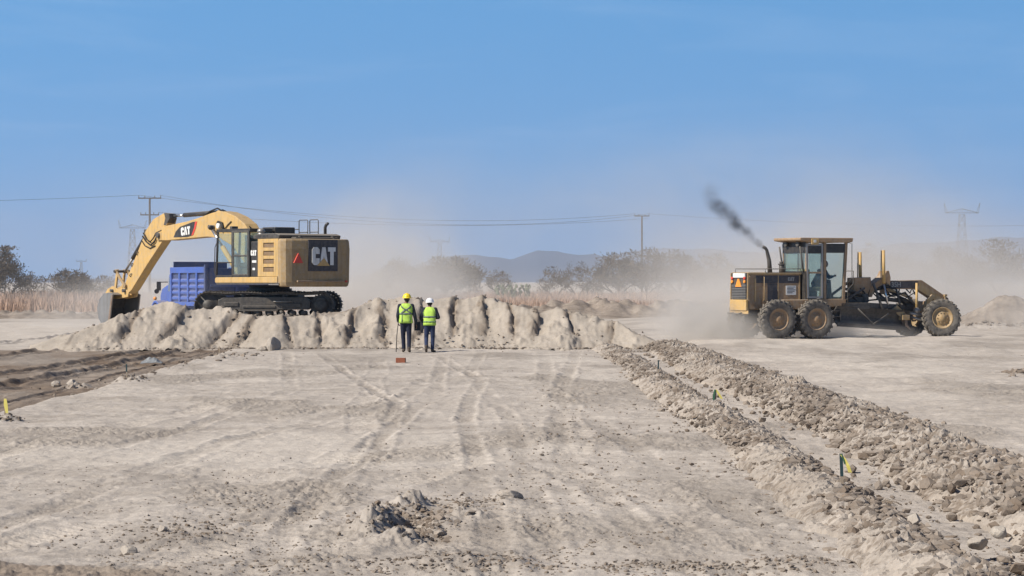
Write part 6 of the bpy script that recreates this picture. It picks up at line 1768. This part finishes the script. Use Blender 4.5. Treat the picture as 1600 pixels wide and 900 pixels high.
for i, (px, d, wd, h) in enumerate(SH):
    x, y, _ = at(px, 440, d)
    o = shrub(x, y, wd, h, 300 + i).build("scrub_bush", M['twig'] if i % 2 else M['straw'], None, fix=False)
    o.location = (x, y, .15)
    tag(o, "low dry scrub bush " + ["behind the excavator's counterweight, in dust", "between the upright tree and the dome-shaped tree", "at the right foot of the dome-shaped tree", "behind the prickly pears",
        "left of the pair of small bare trees", "under the right one of the pair of small bare trees", "at the left foot of the tall open tree", "right of the lone utility pole's foot", "in dust left of the grader",
        "at the foot of the tallest tree on the left", "left of the rounded tree on the left", "right of the rounded tree, above the bucket"][i], "bush", "scrub bushes along the field")

def nopal(px, d, n, seed, lab):
    r = random.Random(seed); x, y, _ = at(px, 440, d)
    root = empty("prickly_pear", (x, y, .1), 0, lab, "cactus", "prickly pears by the field")
    for k in range(n):
        m = MB(); p = Vector((r.uniform(-.9, .9), r.uniform(-.4, .4), .35)); lean = r.uniform(-.4, .4)
        for j in range(5):
            a = r.uniform(-.6, .6) + lean
            up = Vector((math.sin(a), r.uniform(-.2, .2), math.cos(a)))
            rot = up.to_track_quat('Z', 'Y').to_matrix().to_4x4()
            b = MB(); b.ball((0, 0, 0), .19, 5, sc=(.8, .22, 1.1)); b.xform(Matrix.Translation(p) @ rot @ Matrix.Rotation(r.uniform(0, 3), 4, 'Z'))
            m.add(b.v, b.f, 0, True); p = p + up * .33
        m.build("stem", M['nopal'], root)
nopal(785, 255, 8, 1, "low prickly pear cactus clump left of the larger one, beyond the dry grass")
nopal(812, 255, 10, 2, "larger prickly pear cactus clump with a tall stem, beyond the dry grass")

# dry grass field
def grass():
    rg = np.random.default_rng(8); n = 60000
    d = 176 + (320 - 176) * rg.random(n) ** 1.4
    x = (rg.random(n) - .5) * .56 * d
    tone = fbm(x[:, None] * .05, d[:, None] * .03, 3, 77)[:, 0]
    h = rg.uniform(.45, 1.0, n) * (1 + .35 * np.clip(tone, -1, 1))
    wv = rg.uniform(.02, .07, n); a = rg.uniform(0, 3.14, n); lx = rg.normal(.05, .16, n) * h; ly = rg.normal(0, .1, n) * h
    z = ground_fields(x[:, None], d[:, None])[0][:, 0] - .03
    b0 = np.stack([x - wv * np.cos(a), d - wv * np.sin(a), z], 1); b1 = np.stack([x + wv * np.cos(a), d + wv * np.sin(a), z], 1)
    tp = np.stack([x + lx, d + ly, z + h], 1)
    V = np.stack([b0, b1, tp], 1).reshape(-1, 3)
    me = bpy.data.meshes.new("dry_grass")
    me.vertices.add(3 * n); me.vertices.foreach_set("co", V.ravel().astype(np.float32))
    me.loops.add(3 * n); me.loops.foreach_set("vertex_index", np.arange(3 * n, dtype=np.int32))
    me.polygons.add(n); me.polygons.foreach_set("loop_start", (np.arange(n) * 3).astype(np.int32))
    me.update(calc_edges=True); me.materials.append(M['straw'])
    o = bpy.data.objects.new("dry_grass", me); COL.objects.link(o)
    tag(o, "reddish dry grass field behind the works", "grass", None, "stuff")
grass()

# utility poles and their wires
def utility_pole(px, d, top_py, arms, lab):
    x, y, zt = at(px, top_py, d)
    root = empty("utility_pole", (x, y, .1), 0, lab, "utility pole", "utility poles")
    h = zt - .1
    MB().cyl((0, 0, -.3), (0, 0, h), .17, .11, 10).build("post", M['pole'], root)
    for (dz, wl) in arms:
        o = MB().box(-wl, wl, -.07, .07, h - dz - .07, h - dz + .07).build("crossarm", M['pole'], root)
        for k in (-1, -.45, .45, 1):
            MB().cyl((wl * k * .95, 0, h - dz + .07), (wl * k * .95, 0, h - dz + .32), .06, .04, 6).build("insulator", M['galv'], o)
    return x, y, zt
p1 = utility_pole(234, 300, 309, [(.05, 1.35), (2.0, 1.1)], "double-armed utility pole rising behind the excavator's boom")
p2 = utility_pole(1003, 380, 337, [(.05, 1.1)], "lone utility pole with single crossarm in front of the bare trees")
def wire(a, b, sag, lab, r=.017):
    pts = []
    for i in range(41):
        t = i / 40
        pts.append((a[0] + (b[0] - a[0]) * t, a[1] + (b[1] - a[1]) * t, a[2] + (b[2] - a[2]) * t - sag * 4 * t * (1 - t)))
    o = MB().tube(pts, r, 5).build("power_line", M['hose'])
    tag(o, lab, "power line", "overhead power lines")
wire((p1[0] - 1.2, p1[1], p1[2] + .3), (p1[0] - 63, p1[1] + 10, p1[2] - .2), .5, "thin overhead wire running left from the double-armed utility pole")
for (k, k2, dz, sg, lab) in ((-1.2, -1.0, .3, 1.9, "highest overhead wire sagging between the two utility poles"), (1.2, 1.0, .3, 2.5, "second overhead wire between the two utility poles, slightly lower"),
                        (1.0, .9, -1.7, 1.3, "lowest overhead wire between the two utility poles")):
    wire((p1[0] + k, p1[1], p1[2] + dz), (p2[0] + k2, p2[1], p2[2] + (.3 if dz > 0 else -.4)), sg, lab)
wire((p2[0] + 1, p2[1], p2[2] + .3), (p2[0] + 95, p2[1] + 30, p2[2] + .5), 1.6, "faint overhead wire running right from the lone utility pole")

# transmission towers far away
def pylon(px, d, top_py, s, lab):
    x, y, zt = at(px, top_py, d)
    root = empty("transmission_tower", (x, y, 0), 0, lab, "pylon", "high voltage towers")
    h = zt; hw = h * .2
    m = MB(); r = .16 * s
    bw = h * .085; tw_ = h * .03; hb = h * .86
    lv = 7
    for sx in (-1, 1):
        for sy in (-1, 1):
            m.cyl((sx * bw, sy * bw, -1), (sx * tw_, sy * tw_, hb), r, r * .8, 4)
    for i in range(lv):
        z0 = hb * i / lv; z1 = hb * (i + 1) / lv
        w0 = bw + (tw_ - bw) * i / lv; w1 = bw + (tw_ - bw) * (i + 1) / lv
        for sy in (-1, 1):
            m.cyl((-w0, sy * w0, z0), (w1, sy * w1, z1), r * .6, n=4); m.cyl((w0, sy * w0, z0), (-w1, sy * w1, z1), r * .6, n=4)
            m.cyl((-w1, sy * w1, z1), (w1, sy * w1, z1), r * .6, n=4)
    m.build("mast", M['galv'], root)
    m = MB(); za = hb; zb = h * .93
    for sy in (-1, 1):
        m.cyl((-hw, 0, za + h * .02), (hw, 0, za + h * .02), r, n=4)
        m.cyl((-hw, 0, za + h * .02), (0, sy * tw_, zb), r * .8, n=4); m.cyl((hw, 0, za + h * .02), (0, sy * tw_, zb), r * .8, n=4)
    for k in range(-6, 7):
        m.cyl((hw * k / 7, 0, za + h * .02), (hw * (k + .5) / 7, 0, za + (zb - za) * (1 - abs(k + .5) / 7)), r * .5, n=4)
    m.cyl((-hw, 0, za + h * .02), (-hw * 1.08, 0, h), r * .8, n=4); m.cyl((hw, 0, za + h * .02), (hw * 1.08, 0, h), r * .8, n=4)
    m.cyl((-hw * .85, 0, zb - h * .05), (-hw * 1.08, 0, h), r * .7, n=4); m.cyl((hw * .85, 0, zb - h * .05), (hw * 1.08, 0, h), r * .7, n=4)
    m.build("crossarm", M['galv'], root)
pylon(687, 1900, 369, 1.0, "pale lattice transmission tower standing above the blue hills")
pylon(207, 1500, 344, 1.0, "faint lattice transmission tower left of the double-armed utility pole")
pylon(1503, 1150, 317, .8, "faint lattice transmission tower at the right, above the grader's front wheel")
pylon(127, 3200, 404, 1.3, "tiny far lattice tower above the rounded tree at the left")

# ------------------------------------------------------------------ air: haze, dust, smoke
def vol_box(name, x0, x1, y0, y1, z0, z1, mat):
    return MB().box(x0, x1, y0, y1, z0, z1).build(name, mat)
hz = bpy.data.materials.new("haze_air"); hz.use_nodes = True
t = hz.node_tree; t.nodes.clear()
o_ = N(t, "ShaderNodeOutputMaterial"); pv = N(t, "ShaderNodeVolumePrincipled")
pv.inputs["Color"].default_value = (0.47, 0.59, 0.80, 1)
pv.inputs["Density"].default_value = HAZE_D if 'HAZE_D' in globals() else 0.00010
pv.inputs["Anisotropy"].default_value = 0.1
t.links.new(pv.outputs[0], o_.inputs["Volume"])
haze = vol_box("haze", -4500, 4500, -80, 14500, -12, 330, hz)
haze["kind"] = "stuff"

def dust_cloud(name, blobs, col, dens, nscale, seed, label, lo=.38, hi=.75, aniso=.15, step=None, kind="stuff"):
    """one closed box of air; the density is a sum of soft ellipsoids broken up by noise"""
    x0 = min(b[0] - b[3] for b in blobs); x1 = max(b[0] + b[3] for b in blobs)
    y0 = min(b[1] - b[4] for b in blobs); y1 = max(b[1] + b[4] for b in blobs)
    z0 = max(-.3, min(b[2] - b[5] for b in blobs)); z1 = max(b[2] + b[5] for b in blobs)
    m = bpy.data.materials.new(name + "_air"); m.use_nodes = True
    t = m.node_tree; t.nodes.clear()
    out = N(t, "ShaderNodeOutputMaterial"); pv = N(t, "ShaderNodeVolumePrincipled")
    pv.inputs["Color"].default_value = (*col, 1); pv.inputs["Anisotropy"].default_value = aniso
    geo = N(t, "ShaderNodeNewGeometry"); pos = geo.outputs["Position"]
    mp = N(t, "ShaderNodeMapping"); t.links.new(pos, mp.inputs[0]); mp.inputs["Location"].default_value = (seed * 13.1, seed * 7.7, seed * 3.3)
    nz = noise_node(t, nscale, 3, .55, mp.outputs[0], .6)
    nz = ramp(t, nz, [(lo, 0.0), (hi, 1.0)])
    tot = None
    for (bx, by, bz, rx, ry, rz, k) in blobs:
        mm = N(t, "ShaderNodeMapping"); mm.vector_type = 'POINT'
        sub = N(t, "ShaderNodeVectorMath", operation='SUBTRACT'); t.links.new(pos, sub.inputs[0]); sub.inputs[1].default_value = (bx, by, bz)
        dv = N(t, "ShaderNodeVectorMath", operation='DIVIDE'); t.links.new(sub.outputs[0], dv.inputs[0]); dv.inputs[1].default_value = (rx, ry, rz)
        ln = N(t, "ShaderNodeVectorMath", operation='DOT_PRODUCT'); t.links.new(dv.outputs[0], ln.inputs[0]); t.links.new(dv.outputs[0], ln.inputs[1])
        f = math_n(t, 'SUBTRACT', 1.0, ln.outputs["Value"], clamp=True)
        f = math_n(t, 'MULTIPLY', math_n(t, 'MULTIPLY', f, f), k)
        tot = f if tot is None else math_n(t, 'ADD', tot, f)
    d = math_n(t, 'MULTIPLY', math_n(t, 'MULTIPLY', tot, nz), dens)
    t.links.new(d, pv.inputs["Density"]); t.links.new(pv.outputs[0], out.inputs["Volume"])
    o = vol_box(name, x0, x1, y0, y1, z0, z1, m)
    tag(o, label, "dust", None, kind)
    return o
DC = (0.90, 0.86, 0.81)
if not globals().get("NODUST"):
    dust_cloud("dust_cloud", [(-6.6, 128, 1.2, 6.5, 14, 4.8, 1.0), (-6.2, 116, 2.5, 5.0, 9, 4.8, .9), (-14.2, 110, .8, 4, 6, 4.2, 1.5), (-17.5, 122, .3, 7, 12, 2.6, .8), (-12.6, 99.5, .6, 2.6, 2.2, 3.0, .8)],
               DC, .36, .23, 1, "pale dust rising behind the excavator and the blue truck", lo=.38, hi=.8)
    dust_cloud("dust_cloud", [(19, 124, .3, 16, 16, 4.2, 1.2), (7.2, 101, 0, 3, 6, 2.6, .9), (15, 120, 2.5, 9, 12, 5.6, .55), (24, 116, .2, 9, 11, 3.0, 1.1), (21.5, 105, .5, 4.5, 4.5, 2.8, .8)],
               DC, .33, .26, 2, "dust hanging behind the grader and drifting to the right", lo=.36, hi=.8)
    dust_cloud("dust_cloud", [(7.5, 87.2, .2, 1.7, 1.3, 1.2, 1.5), (11.5, 89.5, .1, 3.6, 1.5, .75, 1.1), (6.4, 88.8, .4, 2.4, 1.8, 1.7, 1.2)], DC, 2.0, .9, 3, "dust kicked up around the grader's rear wheels", lo=.3)
    dust_cloud("dust_cloud", [(0, 215, .3, 70, 55, 3.6, 1.0), (30, 215, 1, 30, 50, 9, 4.2), (-14, 215, 1, 14, 40, 7, .9)], DC, .011, .05, 4, "thin dust lying over the dry grass field", lo=.2, hi=.65)
    dust_cloud("dust_cloud", [(19, 180, 6, 26, 28, 10.5, .9), (-24, 190, 4, 20, 28, 9.0, .95), (-8, 175, 5, 7, 25, 9, .6), (0, 185, 4, 55, 30, 11.5, .62)], DC, .034, .11, 5, "high thin veil of dust drifting above the machines", lo=.4, hi=.8)
# exhaust smoke from the grader's stack, blown back over the machine
if not globals().get("NODUST"):
    sp_ = Matrix.Translation((GX, GY, GZ)) @ Matrix.Rotation(GA, 4, 'Z') @ Vector(STACK)
    bl2 = []
    rs_ = random.Random(12)
    for i in range(22):
        t_ = i / 21; k_ = (.25 + .75 * t_)
        jx, jz = rs_.uniform(-.16, .16) * t_, rs_.uniform(-.14, .14) * t_
        rr_ = (.15 + .34 * t_) * rs_.uniform(.85, 1.3)
        bl2.append((sp_.x - .0 - 1.85 * t_ + jx, sp_.y - .05 + .4 * t_, sp_.z - .02 + 1.55 * t_ + .35 * t_ * t_ + jz, rr_, rr_, rr_, rs_.uniform(.5, 1.2) * (.95 - .9 * t_ ** 1.3) * .62))
    sm = dust_cloud("exhaust_smoke", bl2, (.10, .10, .105), 7.5, 2.6, 7, "dark exhaust smoke trailing up and left from the grader's stack", lo=.30, hi=.68, aniso=0.0)
    sm["category"] = "smoke"
